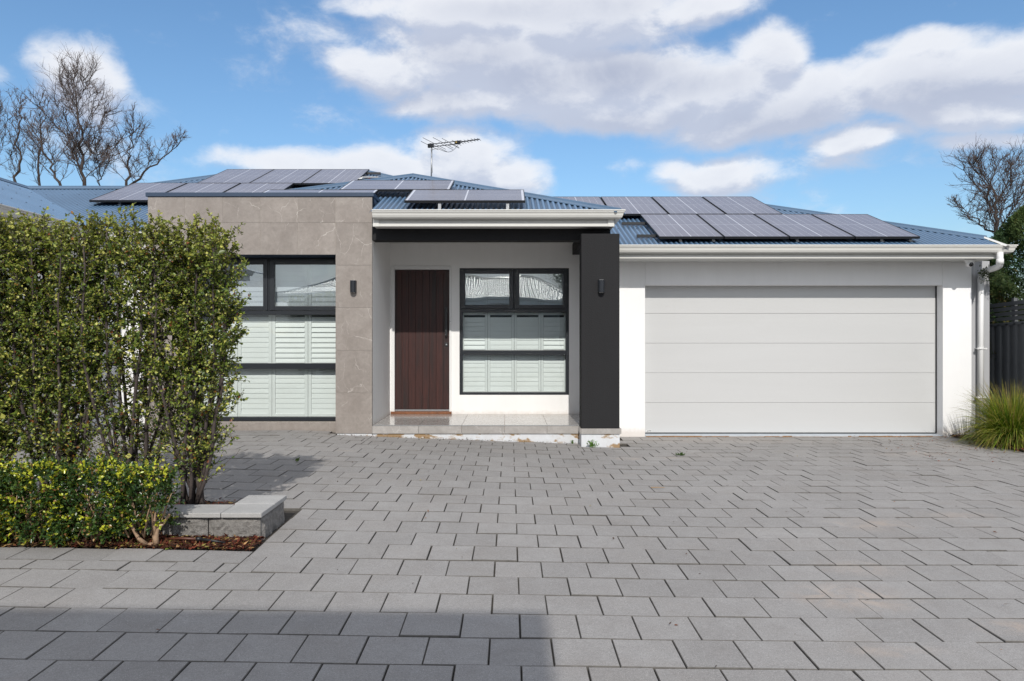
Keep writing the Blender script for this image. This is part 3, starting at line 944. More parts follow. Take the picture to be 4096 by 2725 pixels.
# ---- gutters and fascias
GUT = [(0, -.125), (.052, -.125), (.080, -.108), (.094, -.080), (.100, -.052), (.112, -.040), (.114, -.020), (.126, -.017), (.126, -.003), (.120, 0), (.104, 0), (.100, -.008), (.098, -.03), (.0, -.03)]
def gutter(p0, p1, out, parent=house, e0=0, e1=0, name='gutter'):
    return obj(name, MB().extr(GUT, p0, p1, out, e0=e0, e1=e1), M['gutter'], parent)
FAS = lambda h_: [(-.02, 0), (0, 0), (0, -h_ * .42), (.006, -h_ * .44), (.006, -h_ * .56), (.014, -h_ * .62), (.014, -h_ * .96), (.006, -h_), (-.02, -h_)]
def fascia(p0, p1, out, h_, name='fascia'):
    return obj(name, MB().extr(FAS(h_), p0, p1, out), M['gutter'], house)
PG = W(0, 837.6, 10.35)[2]                    # porch gutter lip
gutter((-1.985, 10.475, PG), (1.535, 10.475, PG), (0, -1, 0), e1=1)
gutter((1.535, 10.475, PG), (1.535, 13.4, PG), (1, 0, 0), e0=1)
zf = W(0, 876, 10.49)[2]
fascia((-1.995, 10.505, zf + .03), (1.505, 10.505, zf + .03), (0, -1, 0), zf + .03 - W(0, 907, 10.49)[2])
fascia((1.505, 10.491, zf + .03), (1.505, 13.4, zf + .03), (1, 0, 0), zf + .03 - W(0, 907, 10.49)[2])
for x0_, x1_ in ((-1.992, -1.905), (1.425, 1.51)): obj('fascia_joint_cover', MB().box(x0_, x1_, 10.480, 10.4875, W(0, 906, 10.48)[2], W(0, 877, 10.48)[2]), M['gutter'], house)
wall('porch_soffit', [(-1.99, 1.49, 10.52, 10.75, W(0, 906, 10.5)[2] + .004, W(0, 906, 10.5)[2] + .014)], M['soffit'])
GG = W(0, 978.5, 11.04)[2]
gutter((1.60, 11.165, GG), (7.66, 11.165, GG), (0, -1, 0), e1=1)
gutter((7.66, 11.165, GG), (7.66, 17, GG), (1, 0, 0), e0=1)
zf2, zf3 = W(0, 1010.6, 11.16)[2], W(0, 1034.5, 11.16)[2]
fascia((1.60, 11.19, zf2 + .03), (7.535, 11.19, zf2 + .03), (0, -1, 0), zf2 + .03 - zf3)
fascia((7.535, 11.176, zf2 + .03), (7.535, 17, zf2 + .03), (1, 0, 0), zf2 + .03 - zf3)
wall('garage_soffit', [(1.61, 7.53, 11.20, 12.0, zf3 + .004, zf3 + .016)], M['soffit'])
# thin lap joints seen on the long gutter
for x in (3.10,):
    pass
obj('gutter_joint', MB().extr([(a * 1.012, z_ * 1.01) for a, z_ in GUT[1:13]] , (5.26, 11.165, GG), (5.285, 11.165, GG), (0, -1, 0)), M['gutter'], house)

# ---- garage door
gd = empty('garage_door', (4.6, 11.9, -1.6)); gd.parent = house; gd.location = Vector((4.6, 11.9, -1.6)) - WL['house']; WL['garage_door'] = Vector((4.6, 11.9, -1.6))
gzs = [W(0, v, 11.9)[2] for v in (1135, 1254.7, 1373.5, 1492, 1611.3, 1731)]
for i in range(5):
    obj('door_panel', MB().box(GX0 - .05, GX1 + .0, 11.90, 11.94, gzs[i + 1] + (.0015 if i < 4 else .0), gzs[i] - .0015), M['garage'], gd, bev=.004)
obj('panel_backing', MB().box(GX0 - .04, GX1 + .1, 11.942, 11.96, -1.6, 1.0), M['garage'], gd)
obj('bottom_seal', MB().box(GX0 + .0, GX1 - .005, 11.892, 11.93, gzs[5] - .014, gzs[5] - .001), M['blackmetal'], gd)
obj('side_seal', MB().box(GX1 - .012, GX1 - .001, 11.875, 11.90, gzs[5], LIN - .001), M['blackmetal'], gd)
sx0, sz0 = W(2586, 1727, 11.897)[0], W(2586, 1727, 11.897)[2]
stk = obj('maker_sticker', MB().box(sx0, sx0 + .085, 11.8965, 11.8985, sz0, sz0 + .027), M['trim'], gd)
m_ = MB().add([(sx0 + .004, 11.896, sz0 + .004), (sx0 + .024, 11.896, sz0 + .004), (sx0 + .024, 11.896, sz0 + .024)], [(0, 1, 2)])
for j in range(7): m_.box(sx0 + .030 + j * .0072, sx0 + .0355 + j * .0072, 11.8955, 11.8963, sz0 + .013, sz0 + .022)
for j in range(8): m_.box(sx0 + .028 + j * .0065, sx0 + .032 + j * .0065, 11.8955, 11.8963, sz0 + .004, sz0 + .009)
obj('sticker_print', m_, M['blackmetal'], gd)
obj('garage_sill', MB().box(GX0 + .001, GX1 - .001, 11.70, 12.3, -1.75, gzs[5] - .016), simple('pale_grey_painted_sill', (.44, .48, .52), .7, .12, 12), house, bev=.004)
sl = MB()
rr = random.Random(5)
x = GX0 + .01
while x < GX1:
    w_ = rr.uniform(.05, .4); z_ = -1.615 + rr.uniform(-.006, .010)
    sl.box(x, min(x + w_, GX1 + .05), 11.688, 11.70, -1.72, z_); x += w_
obj('rusty_sill_edge', sl, simple('orange_brown_grit', (.26, .145, .07), .95, .5, 30, bstr=.8), house)

# ---- down pipe
dp = MB().tube([(7.545, 11.10, 1.30), (7.545, 11.10, 1.20), (7.548, 11.10, 1.135), (7.565, 11.14, 1.098), (7.60, 11.25, 1.085), (7.69, 11.68, 1.06), (7.714, 11.80, 1.03), (7.716, 11.815, .985), (7.716, 11.815, -1.62)], .046, 14)
dpo = obj('down_pipe', dp, M['pvc'], house, smooth=True)
col_ = lambda z_, r_=.052, h_=.05: MB().tube([(7.716, 11.815, z_), (7.716, 11.815, z_ + h_)], r_, 14)
obj('pipe_collar', col_(.90, .05, .06), M['pvc'], dpo, smooth=True)
obj('pipe_collar', MB().tube([(7.545, 11.10, 1.12), (7.545, 11.10, 1.20)], .052, 14), M['pvc'], dpo, smooth=True)
for z_ in (-.20, -1.0):
    obj('pipe_bracket', MB().box(7.655, 7.777, 11.76, 11.875, z_, z_ + .016).tube([(7.65, 11.77, z_ + .008), (7.65, 11.80, z_ + .008)], .014, 8).tube([(7.782, 11.77, z_ + .008), (7.782, 11.80, z_ + .008)], .014, 8), M['pvc'], dpo)

# ---- roofs: corrugated steel sheets follow each slope
def corrugated(name, a0, a1, lo, hi, P, mat, pitch=.0785, amp=.013, parent=house, sub=8, **kw):
    """P(a, s) gives the plain slope point for position a along the eave and s up the slope; lo/hi give the extent in s"""
    m_ = MB()
    n_ = int((a1 - a0) / pitch * sub)
    prev = None; ribs = []
    for i in range(n_ + 1):
        a = a0 + (a1 - a0) * i / n_
        l, h_ = lo(a), hi(a)
        dz = amp * math.cos(2 * math.pi * (a - a0) / pitch)
        if h_ - l > .002:
            p, q = P(a, l), P(a, h_)
            cur = len(m_.v)
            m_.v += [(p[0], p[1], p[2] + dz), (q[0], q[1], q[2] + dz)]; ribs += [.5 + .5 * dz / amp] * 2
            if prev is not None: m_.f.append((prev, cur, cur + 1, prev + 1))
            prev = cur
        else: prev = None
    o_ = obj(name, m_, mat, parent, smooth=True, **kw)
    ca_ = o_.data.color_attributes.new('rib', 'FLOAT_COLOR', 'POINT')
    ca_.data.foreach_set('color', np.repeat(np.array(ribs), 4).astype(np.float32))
    return o_
def ridge(p0, p1, w0, w1, name='ridge_cap', width=.13, drop=.045, mat=None, parent=house):
    """folded capping with a rolled crown; w0/w1: horizontal wing directions"""
    p0, p1 = Vector(p0), Vector(p1); w0, w1 = Vector(w0).normalized(), Vector(w1).normalized()
    m_ = MB()
    up = Vector((0, 0, 1))
    prof = [w0 * width - up * drop, w0 * (width - .004) - up * (drop - .012), w0 * .03 + up * .012, w0 * .018 + up * .034, up * .042, w1 * .018 + up * .034, w1 * .03 + up * .012, w1 * (width - .004) - up * (drop - .012), w1 * width - up * drop]
    n_ = len(prof)
    m_.v = [tuple(p0 + q) for q in prof] + [tuple(p1 + q) for q in prof]
    m_.f = [(i, i + 1, n_ + i + 1, n_ + i) for i in range(n_ - 1)] + [tuple(range(n_))[::-1], tuple(range(n_, 2 * n_))]
    return obj(name, m_, mat or M['roofcap'], parent)
zM = lambda y: .41 * y - 2.925
zW = lambda x: 1.572 + (-6.14 - x) * .398
zP = lambda y: 1.80 + (y - 10.4) * .372
zG = lambda y: 1.36 + .38 * (y - 11.0)
def hiM(x):
    if x < -7.6: return 14.34
    if x < -5.76: return 14.34 + (x + 7.6) * 1.011
    if x < -3.28: return 16.2
    return 16.2 - (x + 3.28)
def loM(x):
    if x < -6.14: return 10.97 + (-6.14 - x) * .971
    if x < -5.42: return 10.97
    return 12.42
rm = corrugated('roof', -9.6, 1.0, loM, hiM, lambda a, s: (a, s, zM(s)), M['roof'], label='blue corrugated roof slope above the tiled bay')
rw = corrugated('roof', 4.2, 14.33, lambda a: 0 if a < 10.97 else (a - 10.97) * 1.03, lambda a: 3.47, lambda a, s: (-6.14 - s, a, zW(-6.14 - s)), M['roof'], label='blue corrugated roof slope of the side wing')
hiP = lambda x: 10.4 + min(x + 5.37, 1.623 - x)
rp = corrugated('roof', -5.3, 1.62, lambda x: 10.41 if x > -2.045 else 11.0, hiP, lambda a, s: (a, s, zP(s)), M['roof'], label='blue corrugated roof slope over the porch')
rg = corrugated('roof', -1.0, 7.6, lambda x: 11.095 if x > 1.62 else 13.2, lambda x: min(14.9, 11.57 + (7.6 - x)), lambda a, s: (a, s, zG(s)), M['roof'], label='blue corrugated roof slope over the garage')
# plain far slopes, out of sight from the driveway, that close the roofs
bs = MB()
bs.quad((-9.6, 14.34, 2.95), (-7.6, 14.34, 2.95), (-7.6, 17.6, 1.6), (-9.6, 17.6, 1.6))
bs.quad((-5.76, 16.2, 3.71), (-3.28, 16.2, 3.71), (1.9, 21.4, 1.6), (-10.9, 21.4, 1.6))
bs.quad((-7.6, 14.36, 2.95), (-5.76, 16.2, 3.70), (-10.9, 21.4, 1.6))
bs.quad((-3.28, 16.2, 3.71), (1.0, 11.92, 1.95), (4.0, 14.9, 1.9), (4, 18, 1.6), (1.9, 21.4, 1.6))
bs.quad((-9.61, 4.2, 2.953), (-9.61, 14.34, 2.953), (-13.1, 14.34, 1.57), (-13.1, 4.2, 1.57))
bs.quad((1.623, 10.41, 1.79), (-1.87, 13.89, 3.09), (-1.87, 15.2, 3.09), (1.623, 15.2, 1.79))
bs.quad((-5.36, 11.0, 1.79), (-1.87, 13.89, 3.09), (-1.87, 15.2, 3.09), (-5.36, 15.2, 1.79))
bs.quad((7.6, 11.0, 1.35), (7.6, 11.57, 1.575), (4.27, 14.9, 2.84), (-1, 14.9, 2.84), (-1, 18.5, 1.4), (7.6, 18.5, 1.35))
obj('rear_roof', bs, M['roof'], house)
# cappings
e = .012
ridge((-9.64, 14.34, 2.954 + e), (-7.55, 14.34, 2.954 + e), (0, -1, 0), (0, 1, 0))
ridge((-9.61, 4.2, 2.954 + e), (-9.61, 14.36, 2.954 + e), (1, 0, 0), (-1, 0, 0))
ridge((-7.6, 14.34, 2.954 + e), (-5.76, 16.2, 3.717 + e), (1, -1, 0), (-1, 1, 0))
ridge((-5.80, 16.2, 3.717 + e), (-3.24, 16.2, 3.717 + e), (0, -1, 0), (0, 1, 0))
ridge((-3.28, 16.2, 3.717 + e), (.4, 12.52, 2.208 + e), (-1, -1, 0), (1, 1, 0))
ridge((1.60, 10.423, 1.81 + e), (-1.87, 13.89, 3.10 + e), (-1, -1, 0), (1, 1, 0), width=.12, drop=.035)
ridge((-4.78, 11.0, 2.02 + e), (-1.87, 13.89, 3.10 + e), (1, -1, 0), (-1, 1, 0), width=.12, drop=.035)
ridge((-1.87, 13.88, 3.10 + e), (-1.87, 15.0, 3.10 + e), (1, 0, 0), (-1, 0, 0), width=.12)
ridge((7.63, 11.54, 1.57 + e), (4.27, 14.9, 2.842 + e), (-1, -1, 0), (1, 1, 0), width=.11, drop=.035)
ridge((-1.0, 14.9, 2.842 + e), (4.30, 14.9, 2.842 + e), (0, -1, 0), (0, 1, 0))
m_ = MB().add([(7.56, 11.0, 1.385), (7.60, 11.0, 1.40), (7.60, 11.60, 1.63), (7.56, 11.60, 1.615), (7.66, 11.0, 1.385), (7.66, 11.60, 1.61)], [(0, 1, 2, 3), (1, 4, 5, 2)])
obj('barge_capping', m_, M['gutter'], house)
vl = MB().add([(-6.10, 10.90, 1.555), (-9.55, 14.30, 2.93), (-9.70, 14.30, 2.975), (-6.25, 10.90, 1.60)], [(0, 1, 2, 3)])
obj('valley_tray', vl, M['galv'], house)
# roofing screws in rows
sc_ = MB()
def screw(x, y, z, r_=.011):
    sc_.add([(x - r_, y - r_, z), (x + r_, y - r_, z), (x + r_, y + r_, z), (x - r_, y + r_, z), (x, y, z + r_ * 1.3)], [(0, 1, 4), (1, 2, 4), (2, 3, 4), (3, 0, 4)])
pitch = .0785
for row, y in enumerate((11.12, 11.95, 12.85, 13.7)):
    i = 0
    while True:
        x = -9.6 + pitch * (4 * i + (row % 2) * 2); i += 1
        if x > -5.5: break
        if loM(x) + .06 < y < hiM(x): screw(x, y, zM(y) + .009)
for row, s in enumerate((.15, 1.0, 1.9, 2.8)):
    i = 0
    while True:
        y = 4.2 + pitch * (4 * i + (row % 2) * 2); i += 1
        if y > 14: break
        if (0 if y < 10.97 else (y - 10.97) * 1.03) + .06 < s: screw(-6.14 - s, y, zW(-6.14 - s) + .009)
i = 0
while True:
    x = -1.0 + pitch * 4 * i; i += 1
    if x > 7.5: break
    for y in (11.13, 12.2, 13.3):
        if x > 1.7 and y < 11.57 + 7.6 - x: screw(x, y, zG(y) + .009, .013)
i = 0
while True:
    x = -5.3 + pitch * 2 * i; i += 1
    if x > 1.3: break
    for y in (10.52, 11.9):
        if x > -2 and y < hiP(x): screw(x, y, zP(y) + .009, .012)
obj('roof_screws', sc_, simple('blue_grey_screw', (.035, .055, .085), .5), house, kind='stuff')

# ---- side wing behind the hedge
wall('wing_wall', [(-6.75, -6.60, 5.6, 9.70, -1.7, 1.35), (-6.75, -6.60, 10.75, 11.6, -1.7, 1.35), (-6.75, -6.60, 9.70, 10.75, -1.7, -1.0), (-6.75, -6.60, 9.70, 10.75, 0.15, 1.35),
                   (-6.6, -5.447, 11.42, 11.6, -1.7, 1.35), (-13, -6.75, 5.6, 5.75, -1.7, 1.35)], M['white'])
wf = MB()
wf.box(-6.66, -6.58, 9.70, 9.76, -1.0, .15); wf.box(-6.66, -6.58, 10.69, 10.75, -1.0, .15); wf.box(-6.66, -6.58, 9.76, 10.69, -1.0, -.94)
wf.box(-6.66, -6.58, 9.76, 10.69, .09, .15); wf.box(-6.66, -6.58, 9.76, 10.69, -.45, -.40)
ww = obj('window', wf, M['frame'], house, label='small window with black frame in the side wing')
obj('pane', MB().box(-6.63, -6.622, 9.76, 10.69, -.94, .09), M['glassup'], ww)
obj('blind', MB().box(-6.74, -6.72, 9.7, 10.75, -1.0, .15), M['shutter'], ww)
gutter((-6.245, 5.3, 1.60), (-6.245, 10.86, 1.60), (1, 0, 0), e1=-1)
gutter((-6.245, 11.075, 1.60), (-5.46, 11.075, 1.60), (0, -1, 0), e0=-1)
fascia((-6.26, 5.3, 1.50), (-6.26, 11.08, 1.50), (1, 0, 0), .17)
fascia((-6.26, 11.09, 1.50), (-5.46, 11.09, 1.50), (0, -1, 0), .17)
wall('wing_soffit', [(-6.7, -6.27, 5.3, 11.5, 1.335, 1.345), (-6.27, -5.46, 11.1, 11.5, 1.335, 1.345)], M['soffit'])

# ================================================================== things fixed to the house
def lamp(x, y, z, label):
    t = empty('wall_lamp', (x, y, z - .09), label, 'wall lamp', 'black wall lamps')
    pr_ = [(-.047, 0), (-.047, .030), (-.040, .060), (-.022, .082), (0, .090), (.022, .082), (.040, .060), (.047, .030), (.047, 0)]
    m_ = MB(); n_ = len(pr_)
    m_.v = [(x + a, y - d, z - .09) for a, d in pr_] + [(x + a, y - d, z + .09) for a, d in pr_]
    m_.f = [(i, n_ + i, n_ + (i + 1) % n_, (i + 1) % n_) for i in range(n_)] + [tuple(range(n_)), tuple(range(n_, 2 * n_))[::-1]]
    obj('lamp_shade', m_, M['frame'], t, bev=.003)
    obj('lamp_lens', MB().box(x - .028, x + .028, y - .062, y - .012, z - .094, z - .0905).box(x - .028, x + .028, y - .062, y - .012, z + .0905, z + .093), M['trim'], t)
    return t
lamp(-2.35, TY - .001, .755, 'black half-round wall lamp on the grey stone tiles')
lamp(1.326, 10.499, .736, 'black half-round wall lamp on the charcoal porch column')
bx, _, bz = W(1802.5, 1288, PB - .02)
db = empty('doorbell', (bx + .02, PB - .001, bz - .04), 'slim white doorbell button beside the front door', 'doorbell')
obj('bell_case', MB().box(bx - .014, bx + .014, PB - .04, PB - .019, bz - .043, bz + .043), M['trim'], db, bev=.003)
obj('bell_button', MB().tube([(bx, PB - .04, bz + .006), (bx, PB - .044, bz + .006)], .007, 10), M['galv'], db)

cm = empty('security_camera', (7.22, 11.32, 1.06), 'small white dome security camera under the garage eave', 'security camera')
cx, cy, cz = 7.22, 11.32, zf3
obj('camera_base', MB().tube([(cx, cy, cz + .003), (cx, cy, cz - .012), (cx, cy, cz - .04), (cx, cy, cz - .055)], [.072, .072, .058, .05], 20), M['pvc'], cm, smooth=True)
def ball(c, r_, n=14, sq=1.0, zmin=-1, zmax=1):
    m_ = MB(); rings = 9
    for i in range(rings + 1):
        zz = zmin + (zmax - zmin) * i / rings
        rr_ = math.sqrt(max(0, 1 - zz * zz)) * r_
        for j in range(n): m_.v.append((c[0] + rr_ * math.cos(2 * math.pi * j / n), c[1] + rr_ * math.sin(2 * math.pi * j / n), c[2] + zz * r_ * sq))
    for i in range(rings):
        for j in range(n): m_.f.append((i * n + j, i * n + (j + 1) % n, (i + 1) * n + (j + 1) % n, (i + 1) * n + j))
    return m_
obj('camera_ball', ball((cx, cy, cz - .065), .056), M['pvc'], cm, smooth=True)
obj('camera_lens', ball((cx + .0, cy - .022, cz - .074), .041), simple('black_glass_lens', (.01, .01, .011), .12), cm, smooth=True)

# ---- television aerial
ant = empty('tv_aerial', (-1.50, 13.75, 3.0), 'black log periodic television aerial on a thin steel mast', 'aerial')
Ya = 13.9
mast0, mast1 = Vector(W(1725, 720, Ya)), Vector(W(1727, 588, Ya))
obj('mast', MB().tube([mast0 - Vector((0, 0, .1)), mast1], .014, 10), M['galv'], ant, smooth=True)
bd = Vector((.92, -.39, 0)).normalized(); ed = Vector((.39, .92, 0)).normalized()
hb = Vector(W(1723, 583, Ya))
up = Vector((0, 0, 1))
def bar(a, b_, hw, hh):
    m_ = MB(); t = (b_ - a).normalized(); s_ = t.cross(up).normalized()
    vs = []
    for p in (a, b_):
        for q, w_ in ((-1, -1), (1, -1), (1, 1), (-1, 1)): vs.append(p + s_ * hw * q + up * hh * w_)
    return m_.add(vs, [(0, 1, 2, 3), (4, 7, 6, 5), (0, 4, 5, 1), (1, 5, 6, 2), (2, 6, 7, 3), (3, 7, 4, 0)])
obj('mounting_head', bar(hb - bd * .06, hb + bd * .06, .022, .038), M['blackmetal'], ant, bev=.008)
obj('boom', bar(hb + bd * .04 + up * .026, hb + bd * .62 + up * .026, .006, .006), M['blackmetal'], ant)
obj('boom', bar(hb + bd * .04 - up * .026, hb + bd * .60 - up * .026, .006, .006), M['blackmetal'], ant)
obj('boom', bar(hb + bd * .56 + up * .0, hb + bd * 1.04 + up * .012, .007, .009), M['blackmetal'], ant)
obj('junction_box', bar(hb + bd * .52, hb + bd * .64, .018, .032), M['blackmetal'], ant, bev=.006)
obj('box_label', bar(hb + bd * .545 - ed * .0195, hb + bd * .575 - ed * .0195, .001, .012), M['yellow'], ant)
for s_, L1, L2, dz in ((-.02, .34, .34, -.0), (.09, .46, .44, .026), (.12, .25, .42, -.026), (.27, .40, .42, .026), (.30, .20, .34, -.026), (.44, .36, .34, .0), (.46, .10, .30, -.026),
                       (.20, .05, .05, .03), (.34, .05, .05, .03), (.40, .05, .05, -.03), (.52, .12, .16, 0.02), (.58, .13, .15, -.02), (.64, .13, .14, .0),
                       (.70, .12, .12, 0), (.77, .11, .11, 0), (.84, .10, .10, 0), (.91, .10, .09, .01), (.97, .09, .09, .01), (1.03, .08, .08, .01)):
    p = hb + bd * s_ + up * dz
    obj('element', MB().tube([p - ed * L1, p + ed * L2], .0045, 5), M['blackmetal'], ant)
cb_ = [hb + bd * .60 - up * .03]
for i in range(1, 15):
    t = i / 14
    cb_.append(hb + bd * (.60 - .60 * t + .04 * math.sin(t * 3.1)) - up * (.03 + .13 * math.sin(min(1, t * 1.25) * math.pi) * (1 - .35 * t) + .05 * t) )
cb_.append(mast1 - up * .10); cb_.append(mast1 - up * .5 + bd * .012)
obj('cable', MB().tube(cb_, .004, 5), M['blackmetal'], ant, smooth=True)

# ---- isolator box on the roof
ib = empty('isolator_box', (-2.9, 14.9, 3.3), 'white rooftop isolator box with a round red switch beside the solar panels', 'isolator box')
Yi = 14.75
x0, _, z0 = W(1449, 724, Yi); x1, _, z1 = W(1517, 703.5, Yi)
obj('box_body', MB().box(x0 + .03, x1, Yi, Yi + .14, z0, z1 - .03), M['galv'], ib, bev=.004)
obj('box_cover', MB().add([(x0, Yi - .06, z1 - .045), (x1 - .01, Yi - .06, z1 - .045), (x1 + .01, Yi + .18, z1), (x0 + .04, Yi + .18, z1), (x0, Yi - .06, z1 - .033), (x1 - .01, Yi - .06, z1 - .033), (x1 + .01, Yi + .18, z1 + .012), (x0 + .04, Yi + .18, z1 + .012)],
                          [(0, 1, 5, 4), (1, 2, 6, 5), (2, 3, 7, 6), (3, 0, 4, 7), (4, 5, 6, 7), (3, 2, 1, 0)]), M['trim'], ib)
kx, _, kz = W(1480, 720, Yi)
obj('red_switch', MB().tube([(kx, Yi + .01, kz), (kx, Yi - .03, kz)], .03, 14), M['red'], ib)
obj('cable_elbow', MB().tube([(x0 - .10, Yi, z0 + .03), (x0 - .03, Yi, z0 + .05), (x0 + .06, Yi, z0 + .055)], .018, 8), M['pvc'], ib, smooth=True)

# ---- solar panels
def solar(name, w, d, mat, label, group):
    t = empty(name, (0, 0, 0), label, 'solar panel', group)
    f_ = MB(); hw, hd = w / 2, d / 2
    f_.box(-hw, -hw + .011, -hd, hd, -.035, .003); f_.box(hw - .011, hw, -hd, hd, -.035, .003)
    f_.box(-hw + .011, hw - .011, -hd, -hd + .011, -.035, .003); f_.box(-hw + .011, hw - .011, hd - .011, hd, -.035, .003)
    obj('panel_frame', f_, M['blackmetal'], t, origin=(0, 0, 0))
    obj('cell_sheet', MB().box(-hw + .0112, hw - .0112, -hd + .0112, hd - .0112, -.006, 0.0), mat, t, origin=(0, 0, 0))
    return t
def place(proto_, first, x0, x1, y0, y1, zfun, label):
    ang = math.atan2(zfun(y1) - zfun(y0), y1 - y0)
    loc = ((x0 + x1) / 2, (y0 + y1) / 2, zfun((y0 + y1) / 2))
    o = proto_ if first else copy_thing(proto_, loc, label)
    o.location = loc; o.rotation_euler = (ang, 0, 0); o['label'] = label
    WL[o.name] = Vector(loc)
    return o
order_w = ['first', 'second', 'third', 'fourth']
# garage roof: two rows of four
zGp = lambda y: 1.47 + .38 * (y - 11)
Lg = (12.92 - 11.24) / math.cos(math.atan(.38)) - .012
Pg = solar('solar_panel', 1.004, Lg, M['cells'], '', 'solar panels on the garage roof')
for i in range(4):
    x0 = 2.32 + i * 1.0225
    place(Pg, i == 0, x0, x0 + 1.0225, 11.24, 12.92, zGp, f'solar panel in the lower row above the garage door, {order_w[i]} from the porch')
for i in range(4):
    x0 = .80 + i * 1.03
    place(Pg, False, x0, x0 + 1.02, 12.935, 14.62, zGp, f'solar panel in the upper row over the garage, {order_w[i]} from the porch')
zMp = lambda y: .41 * y - 2.805
Pl = solar('solar_panel', 1.034, (14.29 - 12.72) / math.cos(math.atan(.41)) - .012, M['cells'], '', 'solar panels above the tiled bay')
for i in range(3):
    place(Pl, i == 0, -7.44 + i * 1.062, -7.44 + i * 1.062 + 1.05, 12.72, 14.29, zMp, ('overhanging panel at the outer end of the lower row behind the tiled bay', 'middle panel of the lower row behind the tiled bay', 'panel of the lower row behind the tiled bay, nearest the porch')[i])
for i in range(3):
    place(Pl, False, -6.20 + i * 1.042, -6.20 + i * 1.042 + 1.03, 14.305, 15.76, zMp, ('panel of the topmost row at the end farthest from the aerial', 'middle panel of the topmost row on the main roof', 'panel of the topmost row beside the isolator box')[i])
zPp = lambda y: 1.987 + .369 * (y - 10.51)
Pp = solar('solar_panel', 1.765, (11.48 - 10.51) / math.cos(math.atan(.369)) - .01, M['cells2'], '', 'solar panels laid sideways over the porch')
place(Pp, True, -1.543, .222, 10.51, 11.48, zPp, 'sideways solar panel just above the porch gutter')
Pc = solar('solar_panel', 1.765, .42, M['cells2'], '', 'solar panels laid sideways over the porch')
place(Pc, True, -3.85, -2.10, 11.085, 11.48, zPp, 'sideways solar panel barely showing over the tiled parapet')
place(Pp, False, -2.725, -.96, 11.495, 12.47, zPp, 'sideways solar panel in front of the roof peak, below the aerial')
# rails and feet
def rails(loc, label, rl, ft):
    t = empty('panel_rails', loc, label, 'mounting rails', 'mounting rails of the solar panels')
    for (x0, x1, y, z) in rl: obj('rail', MB().box(x0, x1, y - .02, y + .02, z - .045, z), M['blackmetal'], t)
    for (x, y, z0, z1) in ft: obj('rail_foot', MB().box(x - .022, x + .022, y - .02, y - .012, z0, z1).box(x - .022, x + .022, y - .05, y - .012, z0, z0 + .008), M['galv'], t)
    return t
ar = []
fy = 11.36
rails((4.4, 12, 1.5), 'dark rails and steel feet under the panels above the garage',
      [(2.03, 6.35, 11.55, zGp(11.55) - .04), (1.93, 6.35, 12.45, zGp(12.45) - .04), (.75, 4.9, 13.3, zGp(13.3) - .04), (.75, 4.9, 14.2, zGp(14.2) - .04)],
      [(x, fy, zG(fy), zGp(fy) - .035) for x in (2.68, 3.20, 4.52, 5.85, 6.30)])
rails((-5.8, 14, 2.6), 'dark rails and steel feet under the panels behind the tiled bay',
      [(-7.50, -4.2, 13.0, zMp(13.0) - .04), (-7.5, -4.2, 13.95, zMp(13.95) - .04), (-6.2, -3.0, 14.6, zMp(14.6) - .04), (-6.2, -2.80, 15.6, zMp(15.6) - .03), (-3.1, -2.45, 15.0, zMp(15.0) - .04)],
      [(x, 12.86, zM(12.86), zMp(12.86) - .035) for x in (-6.95, -5.95, -4.9)])
rails((-.7, 10.6, 2.0), 'steel brackets under the sideways panel above the porch gutter',
      [(-1.5, .18, 10.95, zPp(10.95) - .04), (-2.7, -1.0, 11.9, zPp(11.9) - .04)],
      [(x, 10.56, zP(10.56), zPp(10.56) - .03) for x in (-1.03, .205 - .24)])

# ================================================================== fence beside the house
fn = empty('boundary_fence', (8.3, 11, -1.6), 'charcoal steel fence with slatted screen on top beside the garage wall', 'fence')
FX = 8.32
ft_ = lambda y: .545 + (12.48 - y) * .055
y0f, y1f = 7.0, 12.6
pnl = MB()
yy = y0f; prof = [(0, 0), (.05, 0), (.062, -.035), (.12, -.035), (.132, 0), (.19, 0)]
pts = []
while yy < y1f:
    for a, d in prof: pts.append((FX + d, min(yy + a, y1f)))
    yy += .19
for x, y in pts: pnl.v += [(x, y, -1.75), (x, y, .20 + (12.48 - y) * .03)]
pnl.f = [(2 * i, 2 * i + 2, 2 * i + 3, 2 * i + 1) for i in range(len(pts) - 1)]
obj('fence_panel', pnl, M['fence'], fn)
def frail(z, h_, name, dep=.02):
    m_ = MB()
    a, b_ = z + (12.48 - y0f) * .04, z + (12.48 - y1f) * .04
    m_.add([(FX - dep, y0f, a), (FX + .02, y0f, a), (FX + .02, y1f, b_), (FX - dep, y1f, b_), (FX - dep, y0f, a + h_), (FX + .02, y0f, a + h_), (FX + .02, y1f, b_ + h_), (FX - dep, y1f, b_ + h_)],
           [(0, 3, 2, 1), (4, 5, 6, 7), (0, 1, 5, 4), (1, 2, 6, 5), (2, 3, 7, 6), (3, 0, 4, 7)])
    obj(name, m_, M['fence'], fn)
frail(.175, .05, 'top_rail', .035)
for i in range(4): frail(.255 + i * .082, .062, 'slat')
for y in (11.9, 9.5, 7.1): obj('fence_post', MB().box(FX + .0, FX + .06, y, y + .06, -1.75, .62 + (12.48 - y) * .04), M['fence'], fn)

